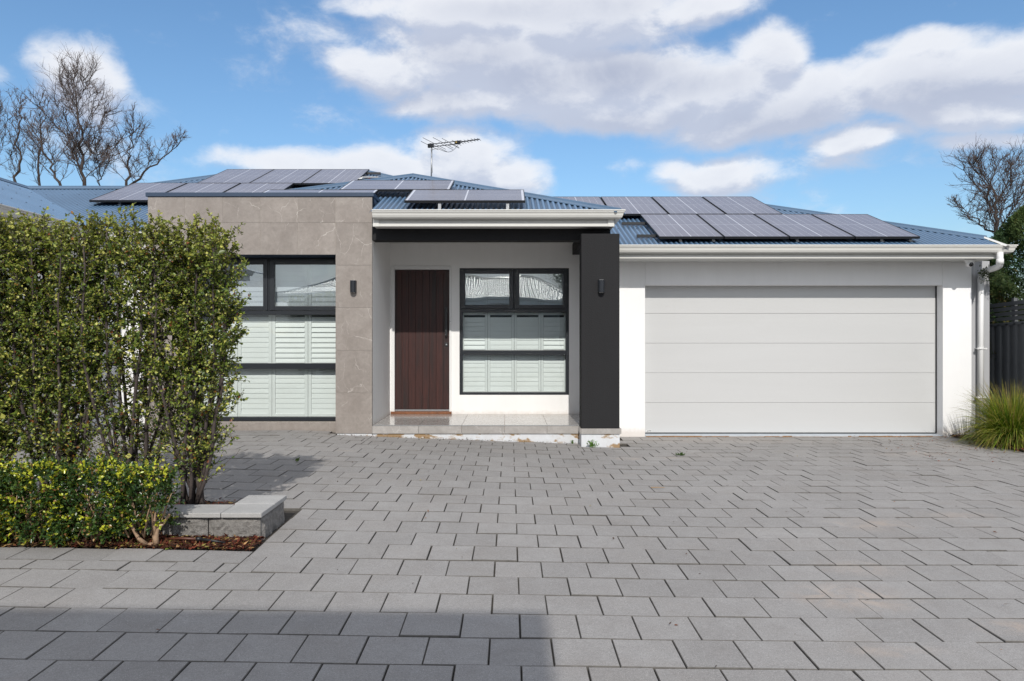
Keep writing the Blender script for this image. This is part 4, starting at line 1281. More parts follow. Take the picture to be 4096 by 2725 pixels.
# ================================================================== planting
def leaf_object(name, P, D, N, L, Wd, col, mat, parent=None, fold=.25, **kw):
    """P base, D direction, N up-side normal (n x 3); one folded leaf of two triangles pairs each"""
    D = D / np.linalg.norm(D, axis=1, keepdims=True)
    S = np.cross(D, N); S /= np.linalg.norm(S, axis=1, keepdims=True) + 1e-9
    U = np.cross(S, D)
    L = L[:, None]; Wd = Wd[:, None]
    base = P; tip = P + D * L
    m1 = P + D * L * .42 + S * Wd * .5 + U * Wd * fold
    m2 = P + D * L * .42 - S * Wd * .5 + U * Wd * fold
    n = len(P)
    V = np.stack([base, m1, tip, m2], 1).reshape(-1, 3)
    idx = np.arange(n)[:, None] * 4
    T = np.concatenate([idx + [0, 2, 1], idx + [0, 3, 2]], 1).reshape(-1)
    org = V.min(0) * .5 + V.max(0) * .5; org[2] = V[:, 2].min()
    me = bpy.data.meshes.new(name)
    me.vertices.add(len(V)); me.vertices.foreach_set('co', (V - org).astype(np.float32).ravel())
    me.loops.add(len(T)); me.loops.foreach_set('vertex_index', T.astype(np.int32))
    nt = len(T) // 3
    me.polygons.add(nt); me.polygons.foreach_set('loop_start', (np.arange(nt) * 3).astype(np.int32)); me.polygons.foreach_set('loop_total', np.full(nt, 3, np.int32))
    ca = me.color_attributes.new('col', 'FLOAT_COLOR', 'POINT')
    cc = np.concatenate([np.repeat(col, 4, 0), np.ones((len(V), 1))], 1)
    ca.data.foreach_set('color', cc.astype(np.float32).ravel())
    me.materials.append(mat); me.update(); me.validate()
    o = bpy.data.objects.new(name, me); C.objects.link(o)
    WL[o.name] = Vector(org)
    if parent is not None: o.parent = parent; o.location = Vector(org) - WL[parent.name]
    else: o.location = org
    tag(o, **kw)
    return o
def unit(v): return v / (np.linalg.norm(v) + 1e-9)
def pick(pal, n, w=None, var=.18):
    pal = np.array(pal, float); i = rng.choice(len(pal), n, p=w)
    return pal[i] * rng.uniform(1 - var, 1 + var, (n, 1))

# ---- mulch bed and raised planter
def mz(x, y): return gz(x, y) + .012 + .012 * math.sin(x * 7 + y * 3) * math.sin(y * 9)
bed = MB()
nx_, ny_ = 90, 14
bx_ = np.linspace(-8.5, BX1 - .01, nx_); by_ = np.linspace(BY0 + .008, 5.42, ny_)
bed.v = [(x, y, gz(x, y) - .03 + .035 * min(1, 8 * min(y - BY0, BX1 - x + .02)) + .008 * math.sin(x * 23) * math.cos(y * 31)) for y in by_ for x in bx_]
bed.f = [(j * nx_ + i, j * nx_ + i + 1, (j + 1) * nx_ + i + 1, (j + 1) * nx_ + i) for j in range(ny_ - 1) for i in range(nx_ - 1)]
obj('garden_bed', bed, M['sand'], smooth=True, kind='structure')
rb = MB(); rb.box(-8.5, -2.13, 5.5, 5.98, -1.7, -1.365)
obj('raised_soil', rb, M['sand'], kind='structure')
gb = MB(); gb.v = []
xs2 = np.linspace(7.05, 8.3, 12); ys2 = np.linspace(8.6, 11.85, 20)
gb.v = [(x + (.25 * math.sin(y * 1.3) if i == 0 else 0), y, gz(x, y) + .012 + .02 * min(1, i / 2)) for y in ys2 for i, x in enumerate(xs2)]
gb.f = [(j * 12 + i, j * 12 + i + 1, (j + 1) * 12 + i + 1, (j + 1) * 12 + i) for j in range(19) for i in range(11)]
obj('side_garden_bed', gb, M['sand'], smooth=True, kind='structure')

def chips(n, xr, yr, zf_, pal, w, size, name, **kw):
    P = np.empty((n, 3)); P[:, 0] = rng.uniform(*xr, n); P[:, 1] = rng.uniform(*yr, n)
    P[:, 2] = [zf_(x, y) for x, y in P[:, :2]]
    P[:, 2] += rng.uniform(0, .018, n)
    D = rng.normal(size=(n, 3)); D[:, 2] *= .28
    N = rng.normal(size=(n, 3)) * .35; N[:, 2] += 1
    L = rng.uniform(.6, 1.6, n) * size; Wd = L * rng.uniform(.2, .6, n)
    return leaf_object(name, P, D, N, L, Wd, pick(pal, n, w, .35), M['chips'], None, .12, **kw)
zbed = lambda x, y: gz(x, y) + .005
chips(5200, (-3.1, BX1 - .02), (BY0 + .01, 5.34), zbed, [(.13, .032, .018), (.075, .026, .016), (.035, .018, .013), (.30, .18, .08), (.24, .2, .06)], [.30, .28, .26, .10, .06], .030, 'red_bark_mulch', kind='stuff', label='red bark mulch in the corner of the bed by the planter wall')
chips(7000, (-6.5, -2.4), (BY0 + .01, 5.34), zbed, [(.085, .04, .02), (.035, .02, .013), (.30, .19, .08), (.30, .27, .06), (.12, .045, .02), (.13, .17, .03)], [.28, .3, .18, .12, .07, .05], .034, 'leaf_litter', kind='stuff', label='brown bark and fallen leaves under the low box hedge')
chips(3000, (-6, -2.12), (5.6, 5.98), lambda x, y: -1.362, [(.14, .035, .02), (.07, .03, .02), (.2, .14, .05)], [.5, .38, .12], .03, 'planter_mulch', kind='stuff', label='bark mulch inside the raised planter')
chips(2600, (7.05, 8.3), (9.0, 11.8), lambda x, y: gz(x, y) + .035, [(.14, .035, .02), (.07, .03, .02), (.2, .14, .05)], [.45, .4, .15], .035, 'side_mulch', kind='stuff', label='bark mulch around the grass clump by the fence')
# loose bits on the paving
lp = chips(150, (-2.4, 7.4), (3.4, 11.4), lambda x, y: gz(x, y) + .001, [(.10, .04, .02), (.05, .03, .02), (.25, .12, .05), (.30, .24, .08)], [.4, .3, .15, .15], .022, 'loose_leaf_bits', kind='stuff', label='scattered dry leaf bits and bark crumbs on the paving')
chips(240, (5.4, 7.3), (9.2, 11.7), lambda x, y: gz(x, y) + .001, [(.16, .04, .02), (.08, .03, .02), (.2, .12, .05)], [.5, .35, .15], .028, 'bark_crumbs', kind='stuff', label='bark crumbs spilt on the paving near the grass clump')
chips(420, (-2.75, 1.5), (10.72, 10.82), lambda x, y: gz(x, y) + .002, [(.16, .06, .03), (.05, .035, .02), (.05, .09, .02)], [.4, .4, .2], .02, 'step_litter', kind='stuff', label='fine litter and moss along the foot of the porch step')

pw_ = empty('planter_wall', (-2.2, 5.4, -1.5), 'low grey split face block wall with smooth coping slabs', 'planter wall')
PZ = -1.332
def rough_block(x0, x1, y0, y1, z0, z1, face):
    """split-face block: the outer face is broken relief"""
    m_ = MB(); nu, nv = 14, 6
    m_.box(x0 + .004, x1 - .004, y0 + .02, y1, z0, z1) if face == 'y' else m_.box(x0, x1 - .02, y0 + .004, y1 - .004, z0, z1)
    b0 = len(m_.v)
    rr_ = random.Random(int(x0 * 100 + y0 * 1000))
    for j in range(nv + 1):
        for i in range(nu + 1):
            s, t = i / nu, j / nv
            edge = min(s, 1 - s, t, 1 - t)
            dpt = (.012 + .012 * rr_.random()) * min(1, edge * 7)
            if face == 'y': m_.v.append((x0 + .004 + (x1 - x0 - .008) * s, y0 + .012 - dpt, z0 + (z1 - z0) * t))
            else: m_.v.append((x1 - .012 + dpt, y0 + .004 + (y1 - y0 - .008) * s, z0 + (z1 - z0) * t))
    for j in range(nv):
        for i in range(nu):
            a = b0 + j * (nu + 1) + i
            m_.f.append((a, a + 1, a + nu + 2, a + nu + 1))
    obj('block', m_, M['splitface'], pw_, smooth=False)
XR = -1.845
x = XR
for i in range(14):
    rough_block(x - .39, x, 5.33, 5.53, gz(x - .2, 5.3) - .03, PZ - .001, 'y'); x -= .39
rough_block(XR - .2, XR + .004, 5.355, 5.62, gz(XR, 5.6) - .05, PZ - .001, 'x')
rough_block(XR - .2, XR + .004, 5.62, 5.90, gz(XR, 5.6) - .05, PZ - .001, 'x')
def cop(x0, x1, y0, y1): obj('coping_slab', MB().box(x0 + .002, x1 - .002, y0 + .002, y1 - .002, PZ, PZ + .036), M['coping'], pw_, bev=.005)
cop(XR - .285, XR + .018, 5.30, 5.60)
cop(XR - .30, XR + .018, 5.60, 5.91)
x = XR - .285
for i in range(16): cop(x - .305, x, 5.30, 5.58); x -= .305

ir = empty('irrigation_hose', (-2.1, 5.2, -1.49), 'short brown and black irrigation hose lying on the mulch', 'hose')
hz = gz(-2.1, 5.2) + .042
a_, b__, c_, d__ = [Vector((W(u, 0, 5.17)[0], 5.17 + dy, hz + dz)) for u, dy, dz in ((655, .03, -.004), (788, .0, .004), (800, 0, .004), (905, -.02, -.016))]
obj('brown_hose', MB().tube([a_, (a_ + b__) / 2 + Vector((0, .006, .003)), b__], .0095, 8), simple('brown_poly_pipe', (.10, .035, .02), .5), ir, smooth=True)
obj('hose_joiner', MB().tube([b__ - Vector((.004, 0, 0)), b__ + Vector((.01, 0, 0)), c_ - Vector((.01, 0, 0)), c_ + Vector((.008, 0, 0))], [.014, .0165, .0165, .012], 10), M['blackmetal'], ir, smooth=True)
obj('black_hose', MB().tube([c_, (c_ + d__) / 2, d__], [.0105, .0095, .004], 8), M['blackmetal'], ir, smooth=True)

# ---- tall clipped hedge of multi-stemmed shrubs
def shrub(cx, cy, halfw, halfd, top, nst, label, seed, dens=1.0, gap=None, base_z=-1.36, lowfade=-1.1, rightmost=None):
    r_ = random.Random(seed); nr = np.random.default_rng(seed)
    t = empty('hedge_shrub', (cx, cy, base_z), label, 'hedge shrub', 'shrubs of the tall hedge')
    st = MB(); tw = MB()
    P, D, Np = [], [], []
    for s in range(nst):
        ang = r_.uniform(0, 6.28)
        bx0, by0 = cx + .06 * math.cos(ang) + r_.uniform(-.07, .07), cy + .05 * math.sin(ang)
        txp = cx + halfw * (-.86 + 1.72 * (s + .5) / nst) + r_.uniform(-.05, .05)
        typ = cy + r_.uniform(-.6, .6) * halfd
        tz_ = top + r_.uniform(-.12, .0)
        pts, rad = [], []
        nseg = 9
        for i in range(nseg + 1):
            q = i / nseg
            spread = min(1, q * 1.9) ** .8
            pts.append((bx0 + (txp - bx0) * spread + r_.uniform(-.014, .014), by0 + (typ - by0) * spread + r_.uniform(-.014, .014), base_z - .03 + (tz_ - base_z) * q))
            rad.append(.0150 * (1 - .82 * q) * r_.uniform(.85, 1.15) + .0025)
        st.tube(pts, rad, 6)
        nbr = int(46 * dens)
        for b_ in range(nbr):
            q = (b_ + r_.random()) / nbr
            q = .10 + .90 * q ** .82
            f_ = q * nseg; i = min(nseg - 1, int(f_)); w_ = f_ - i
            p = np.array(pts[i]) * (1 - w_) + np.array(pts[i + 1]) * w_
            a = r_.uniform(0, 6.28)
            dr = np.array((math.cos(a), math.sin(a) * .8, r_.uniform(.15, 1.0)))
            dr = unit(dr)
            ln = r_.uniform(.10, .26)
            if p[2] < -.7: ln *= 1.15
            shoot = q > .93 and r_.random() < .45
            if shoot: dr = unit(dr * .35 + np.array((0, 0, 1.0))); ln = r_.uniform(.10, .20)
            seg = [p]; dcur = dr
            nsg = 4
            for j in range(nsg):
                dcur = unit(dcur + nr.normal(size=3) * .22 + np.array((0, 0, .10)))
                nxt = seg[-1] + dcur * ln / nsg
                nxt[0] = min(max(nxt[0], cx - halfw - .05), (rightmost(nxt[2]) if rightmost else cx + halfw + .05))
                nxt[1] = min(max(nxt[1], cy - halfd - .03), cy + halfd + .03)
                if nxt[2] > top + .02 and not shoot: nxt[2] = top + .02 * r_.random()
                seg.append(nxt)
            tw.tube([tuple(x_) for x_ in seg], [.0042, .0036, .003, .0024, .0018], 3, cap=False)
            pl_ = 1.0
            if gap: pl_ = gap(p[0], p[2])
            fade = min(1, max(.0, (p[2] - lowfade + .25) / .55))
            subs = 3 + r_.randint(0, 2)
            paths = [seg]
            for _ in range(subs):
                j = r_.randint(1, nsg); q0 = seg[j]
                d2 = unit(dr + nr.normal(size=3) * .75 + np.array((0, -.12, .15)))
                l2 = r_.uniform(.05, .12)
                e1 = q0 + d2 * l2 * .5; e2 = e1 + unit(d2 + nr.normal(size=3) * .3) * l2 * .5
                for e_ in (e1, e2):
                    if e_[2] > top + .05 and not shoot: e_[2] = top + .05 * r_.random()
                    if rightmost: e_[0] = min(e_[0], rightmost(e_[2]) + .03)
                tw.tube([tuple(q0), tuple(e1), tuple(e2)], [.0026, .002, .0014], 3, cap=False)
                paths.append([q0, e1, e2])
            for pa in paths:
                tl = sum(np.linalg.norm(pa[i + 1] - pa[i]) for i in range(len(pa) - 1))
                nl = int(tl / .0092)
                for l_ in range(nl):
                    if r_.random() > pl_ * (.25 + .75 * fade): continue
                    f2 = (l_ + r_.random()) / nl * (len(pa) - 1); i2 = min(len(pa) - 2, int(f2)); w2 = f2 - i2
                    pp = pa[i2] * (1 - w2) + pa[i2 + 1] * w2
                    td = unit(pa[i2 + 1] - pa[i2])
                    sd_ = unit(np.cross(td, nr.normal(size=3)))
                    P.append(pp); D.append(unit(td * .55 + sd_ * .85)); Np.append(unit(nr.normal(size=3) * .75 + np.array((0, -.35, .8))))
    obj('stems', st, M['bark'], t, smooth=True)
    obj('twigs', tw, M['bark'], t, kind='stuff')
    P, D, Np = np.array(P), np.array(D), np.array(Np)
    n = len(P)
    L = nr.uniform(.015, .036, n); Wd = L * nr.uniform(.55, .8, n)
    col = pick([(.145, .200, .030), (.270, .310, .055), (.060, .100, .020), (.48, .47, .11)], n, [.32, .24, .29, .15])
    young = np.clip((P[:, 2] - (top - .35)) / .35, 0, 1)[:, None] * .6 * nr.random((n, 1))
    col = col * (1 - young) + np.array((.42, .40, .085)) * young
    od = nr.random(n)
    low = np.clip((-.2 - P[:, 2]) / 1.2, 0, 1)
    m1 = od < .025 + .05 * low
    col[m1] = pick([(.30, .13, .03), (.22, .07, .025), (.34, .24, .05)], m1.sum())
    bigl = (od > .985)
    L[bigl] *= 1.7; Wd[bigl] *= 1.7
    leaf_object('foliage', P, D, Np, L, Wd, col, M['leaf'], t, kind='stuff')
    return n
nl_tot = 0
def gap_mid(x, z):
    if x > -2.66: return .6 if z < -.45 else 1.0
    if z < -.35: return .55
    return .92
right_lim = lambda z: -2.135 if z > .3 else (-2.145 - (.3 - z) * .05 if z > -.8 else -2.20 - (-.8 - z) * .28)
nl_tot += shrub(-2.52, 5.76, .36, .24, .86, 13, 'slender clipped shrub at the corner end of the tall hedge, beside the window', 11, .92, gap_mid, rightmost=right_lim)
nl_tot += shrub(-3.02, 5.78, .44, .26, .93, 11, 'clipped shrub with thick leaning stems and a see-through middle', 12, .88, gap_mid)
nl_tot += shrub(-3.62, 5.78, .42, .28, .90, 13, 'dense leafy clipped shrub under the end of the roof valley', 13, 1.15, lambda x, z: .8 if z > -.6 else .7)
nl_tot += shrub(-4.20, 5.78, .42, .28, .94, 13, 'dense clipped shrub at the outer edge of the tall hedge, below the gutter', 14, 1.15, lambda x, z: .95)
nl_tot += shrub(-4.85, 5.80, .38, .28, .92, 9, 'clipped shrub of the tall hedge beyond the edge of the photo', 15, .8, lambda x, z: .9)

# ---- low box hedge
def box_hedge(cx, cy, hw_, hd_, z0, z1, n, label, seed, bare=False):
    nr = np.random.default_rng(seed); r_ = random.Random(seed)
    t = empty('box_shrub', (cx, cy, z0 - .05), label, 'box shrub', 'shrubs of the low box hedge')
    # leaves sit on small sprigs scattered through a lumpy rounded block, thickest near the surface
    ns = n // 9
    u = nr.uniform(-1, 1, (ns * 3, 3))
    rr_ = (np.abs(u) ** 4).sum(1) ** .25
    lump = 1 + .14 * np.sin(u[:, 0] * 7 + seed) * np.cos(u[:, 1] * 5) + .11 * np.sin(u[:, 2] * 9 + u[:, 0] * 4) + .07 * np.sin(u[:, 0] * 19 + u[:, 2] * 13)
    keep = (rr_ < lump) & ((rr_ > .72) | (nr.random(ns * 3) < .25))
    u = u[keep][:ns]
    if bare: u = u[~((u[:, 0] > .05) & (u[:, 2] < -.25) & (nr.random(len(u)) < .8))]
    ctr = np.stack([cx + u[:, 0] * hw_, cy + u[:, 1] * hd_, (z0 + z1) / 2 + u[:, 2] * (z1 - z0) / 2], 1)
    m = len(ctr)
    dirs = u * np.array((.8, .9, .8)) + nr.normal(size=(m, 3)) * .4 + np.array((0, 0, .45))
    dirs /= np.linalg.norm(dirs, axis=1, keepdims=True)
    k_ = 9
    s_ = np.tile(np.arange(k_) / k_, (m, 1))
    P = (ctr[:, None] + dirs[:, None] * (s_[..., None] * nr.uniform(.04, .095, (m, 1, 1)))).reshape(-1, 3)
    D = (dirs[:, None] * (.35 + .5 * s_[..., None]) + nr.normal(size=(m, k_, 3)) * .55).reshape(-1, 3)
    Np = (nr.normal(size=(m * k_, 3)) * .5 + np.array((0, -.3, .9)))
    L = nr.uniform(.017, .030, m * k_); Wd = L * nr.uniform(.6, .8, m * k_)
    base = pick([(.030, .070, .016), (.048, .096, .020), (.080, .130, .024)], m * k_, [.4, .35, .25])
    yt = (nr.random(m) < .15 + .25 * (ctr[:, 2] > z1 - .06)) & (nr.random(m) < 1.0)
    yt = np.repeat(yt, k_)
    base[yt] = pick([(.52, .53, .04), (.40, .46, .045)], yt.sum())
    og = nr.random(m * k_) < .07
    base[og] = pick([(.28, .17, .05), (.20, .10, .04)], og.sum())
    st = MB()
    for i in range(16):
        a = r_.uniform(0, 6.28); q = Vector((cx + r_.uniform(-.7, .7) * hw_, cy + r_.uniform(-.3, .3) * hd_, z0 - .07))
        e_ = q + Vector((math.cos(a) * .14, math.sin(a) * .1, (z1 - z0) * .8))
        st.tube([q, (q + e_) / 2 + Vector((r_.uniform(-.03, .03), 0, 0)), e_], [.007, .005, .003], 5)
    obj('stems', st, M['boxbark'], t, smooth=True)
    leaf_object('foliage', P, D, Np, L, Wd, base, M['boxleaf'], t, .3, kind='stuff')
    return t
BZ = gz(-3, 5.2)
box_hedge(-2.62, 5.14, .20, .15, BZ + .13, -.955, 6500, 'end shrub of the low box hedge, bare forked trunk showing at its foot', 21, bare=True)
box_hedge(-2.98, 5.18, .25, .17, BZ + .06, -.925, 8500, 'low dark green box shrub with bright tips, next to the bare-trunked end one', 22)
box_hedge(-3.40, 5.18, .25, .18, BZ + .06, -.935, 8500, 'low dark green box shrub below the dense part of the tall hedge', 23)
box_hedge(-3.83, 5.19, .27, .18, BZ + .06, -.925, 8500, 'low box shrub nearest the edge of the photo', 24)
box_hedge(-4.3, 5.19, .27, .18, BZ + .06, -.93, 5000, 'low box shrub beyond the edge of the photo', 25)
# the bare forked trunk at the end of the low hedge
o_end = [o for o in C.objects if o.get('label', '').startswith('end shrub of the low box')][0]
bt = MB()
q0 = Vector(W(605, 0, 5.13)); q0.z = BZ
def tb(pl_, rad): bt.tube([Vector((W(u, v, 5.11)[0], 5.11 + dy, W(u, v, 5.11)[2])) for u, v, dy in pl_], rad, 7)
tb([(628, 2180, 0), (622, 2150, .0), (628, 2120, .01), (650, 2095, .02), (672, 2060, .03)], [.020, .021, .013, .010, .007])
tb([(622, 2150, 0), (617, 2090, .0), (618, 2030, .02), (612, 1960, .04)], [.013, .0085, .007, .004])
tb([(590, 2182, .0), (560, 2150, -.02), (538, 2105, -.03), (515, 2075, -.03), (470, 2040, -.03), (445, 2010, -.03)], [.019, .014, .011, .009, .007, .004])
tb([(628, 2182, 0), (600, 2178, 0), (590, 2182, 0)], [.02, .016, .016])
tb([(538, 2105, -.03), (545, 2070, -.03)], [.006, .003])
obj('forked_trunk', bt, M['boxbark'], o_end, smooth=True)

# ---- ornamental grass clump
gc = empty('grass_clump', (7.44, 10.66, gz(7.4, 10.6)), 'arching green ornamental grass clump against the fence by the downpipe', 'grass')
gv, gf, gcol = [], [], []
nr = np.random.default_rng(31)
for i in range(2900):
    a = nr.uniform(0, 2 * math.pi); sp = nr.uniform(.05, 1.0) ** .8
    L = nr.uniform(.66, 1.05) if sp < .5 else nr.uniform(.50, .90)
    b0 = np.array((7.44 + .16 * math.cos(a) * nr.random(), 10.66 + .13 * math.sin(a) * nr.random(), gz(7.4, 10.6)))
    el_ = R(88 - 52 * sp + nr.normal() * 5); d = np.array((math.cos(a) * math.cos(el_), math.sin(a) * math.cos(el_), math.sin(el_)))
    w0 = nr.uniform(.0045, .0080); n_ = 7; base_i = len(gv)
    side = unit(np.cross(d, (0, 0, 1)) + nr.normal(size=3) * .2)
    p = b0.copy(); droop = nr.uniform(.07, .20) * (0.6 + sp * 1.35)
    c = pick([(.12, .20, .022), (.21, .28, .03), (.34, .35, .05), (.07, .13, .02), (.40, .31, .11)], 1, [.34, .28, .16, .14, .08])[0]
    for j in range(n_ + 1):
        w_ = w0 * (1 - (j / n_) ** 2 * .92)
        gv.append(p - side * w_); gv.append(p + side * w_)
        cj = c * (1 - .0) if j < n_ - 1 else c * .5 + np.array((.17, .11, .04)) * .8
        gcol += [cj, cj]
        d = unit(d + np.array((0, 0, -droop * (j + 1) / n_ * 2.0)))
        p = p + d * L / n_
        p[2] = max(p[2], b0[2] + .01)
        p[1] = min(p[1], 11.80); 
    for j in range(n_): gf.append((base_i + 2 * j, base_i + 2 * j + 1, base_i + 2 * j + 3, base_i + 2 * j + 2))
m_ = MB(); m_.v = [tuple(x_) for x_ in gv]; m_.f = gf
go_ = obj('blades', m_, M['blade'], gc, kind='stuff')
ca = go_.data.color_attributes.new('col', 'FLOAT_COLOR', 'POINT')
ca.data.foreach_set('color', np.concatenate([np.array(gcol), np.ones((len(gcol), 1))], 1).astype(np.float32).ravel())

# ---- small weeds in the joints, a fallen twig
def weed(x, y, n, h_, spread, label, col, seed):
    nr = np.random.default_rng(seed)
    z = gz(x, y)
    t = empty('weed', (x, y, z), label, 'weed', 'weeds in the paving joints')
    st = MB(); P, D, Np = [], [], []
    for i in range(n):
        a = nr.uniform(0, 6.28); e_ = np.array((x + math.cos(a) * spread * nr.random(), y - abs(math.sin(a)) * spread * .5 * nr.random(), z + h_ * nr.uniform(.35, 1)))
        b0 = np.array((x, y, z)); mid = (b0 + e_) / 2 + nr.normal(size=3) * .006
        st.tube([tuple(b0), tuple(mid), tuple(e_)], [.0016, .0013, .001], 3)
        for q in range(9):
            w_ = nr.uniform(.25, 1); p = b0 * (1 - w_) + e_ * w_
            P.append(p); D.append(unit(nr.normal(size=3) + np.array((0, 0, .3)))); Np.append(unit(nr.normal(size=3) * .4 + np.array((0, -.2, 1))))
    obj('stalks', st, M['leaf'] if False else simple('green_stalk', (.10, .15, .03), .6), t)
    n2 = len(P); L = nr.uniform(.014, .030, n2)
    leaf_object('leaves', np.array(P), np.array(D), np.array(Np), L, L * .75, pick([col, tuple(c_ * .6 for c_ in col)], n2), M['leaf'], t, kind='stuff')
weed(1.19, 10.42, 16, .12, .10, 'bright green leafy weed at the foot of the painted porch plinth', (.14, .30, .03), 41)
weed(.93, 10.77, 5, .05, .03, 'tiny green sprout beside the larger weed under the porch step', (.13, .28, .03), 44)
weed(2.31, 9.75, 12, .04, .10, 'flat dark green weed in the paving in front of the garage', (.06, .12, .025), 42)
weed(-2.50, 8.45, 4, .05, .04, 'small pale weed in a joint near the planter corner', (.16, .26, .04), 43)
weed(-2.09, 5.86, 8, .10, .10, 'straggly green weed growing behind the planter coping', (.15, .22, .04), 45)
tw_ = MB(); y_ = 8.6; x_ = W(2604, 0, 8.6)[0]
y_ = F * 1.58 / 611; x_ = W(2604, 0, y_)[0]
tw_.tube([(x_, y_, gz(x_, y_) + .008), (x_ + .07, y_ - .01, gz(x_, y_) + .012), (x_ + .14, y_ - .005, gz(x_, y_) + .008)], [.006, .005, .003], 5)
obj('fallen_twig', tw_, simple('pale_dry_twig', (.32, .22, .13), .8), label='short pale dry twig lying on the paving', category='twig') if False else tag(obj('fallen_twig', tw_, simple('pale_dry_twig', (.32, .22, .13), .8)), 'short pale dry twig lying on the open paving', 'twig')

# ---- conifer behind the fence
def conifer(cx, cy, r0, ztop, z0, n, seed, label):
    nr = np.random.default_rng(seed)
    t = empty('conifer', (cx, cy, z0), label, 'conifer')
    obj('trunk', MB().tube([(cx, cy, z0), (cx, cy, ztop - .4)], [.09, .03], 8), M['bark'], t)
    h_ = nr.random(n) ** .85; z = z0 + .5 + (ztop - z0 - .5) * h_
    prof = r0 * np.minimum(1, (1 - h_) * 3.2 + .06) ** .62
    a = nr.uniform(0, 2 * math.pi, n)
    lump = 1 + .16 * np.sin(a * 5 + z * 3.1) * np.cos(z * 4.3 + a * 2) + .08 * np.sin(z * 11 + a * 7)
    rad = prof * lump * (1 - .34 * nr.random(n) ** 1.6)
    P = np.stack([cx + rad * np.cos(a), cy + rad * np.sin(a), z], 1)
    out = np.stack([np.cos(a), np.sin(a), np.zeros(n)], 1)
    # each spray: several narrow scales fanned in one upright plane
    k_ = 4
    Pk = np.repeat(P, k_, 0) + nr.normal(size=(n * k_, 3)) * .014
    D = np.repeat(out * .65 + np.array((0, 0, .75)) + nr.normal(size=(n, 3)) * .35, k_, 0) + nr.normal(size=(n * k_, 3)) * .4
    Np = np.repeat(np.cross(out, (0, 0, 1)) + nr.normal(size=(n, 3)) * .5, k_, 0)
    L = nr.uniform(.035, .075, n * k_); Wd = L * nr.uniform(.22, .38, n * k_)
    tone = (.5 + .5 * np.sin(P[:, 2] * 5 + a * 3))[:, None]
    c = np.array((.022, .052, .016)) * (1 - tone) + np.array((.055, .085, .024)) * tone
    dry = nr.random(n) < np.clip((.9 - P[:, 2]) * .22, 0.02, .4)
    c[dry] = np.array((.12, .10, .03))
    c = np.repeat(c, k_, 0) * nr.uniform(.7, 1.35, (n * k_, 1))
    leaf_object('foliage', Pk, D, Np, L, Wd, c, M['needle'], t, .1, kind='stuff')
    return t
ct = conifer(9.12, 12.55, .78, 2.25, -1.7, 24000, 51, 'dense dark green columnar conifer rising behind the fence')
# a loose bough of it reaching in front of the down pipe elbow
nr = np.random.default_rng(52)
bm = MB(); pts_ = [Vector((8.5, 12.2, .82)), Vector((8.15, 11.9, .95)), Vector((7.85, 11.62, 1.02)), Vector((7.60, 11.55, 1.06))]
bm.tube(pts_, [.012, .009, .006, .003], 5)
obj('bough', bm, M['bark'], ct)
n_ = 1900; s = nr.random(n_) * 3; i_ = np.minimum(2, s.astype(int)); w_ = (s - i_)[:, None]
pa = np.array([tuple(p) for p in pts_])
P = pa[i_] * (1 - w_) + pa[i_ + 1] * w_ + nr.normal(size=(n_, 3)) * np.array((.045, .05, .055)) - np.array((0, 0, .03))
D = nr.normal(size=(n_, 3)) + np.array((-.4, 0, .1))
L = nr.uniform(.025, .06, n_)
leaf_object('bough_foliage', P, D, nr.normal(size=(n_, 3)), L, L * .3, pick([(.03, .06, .018), (.06, .085, .025)], n_), M['needle'], ct, .1, kind='stuff')

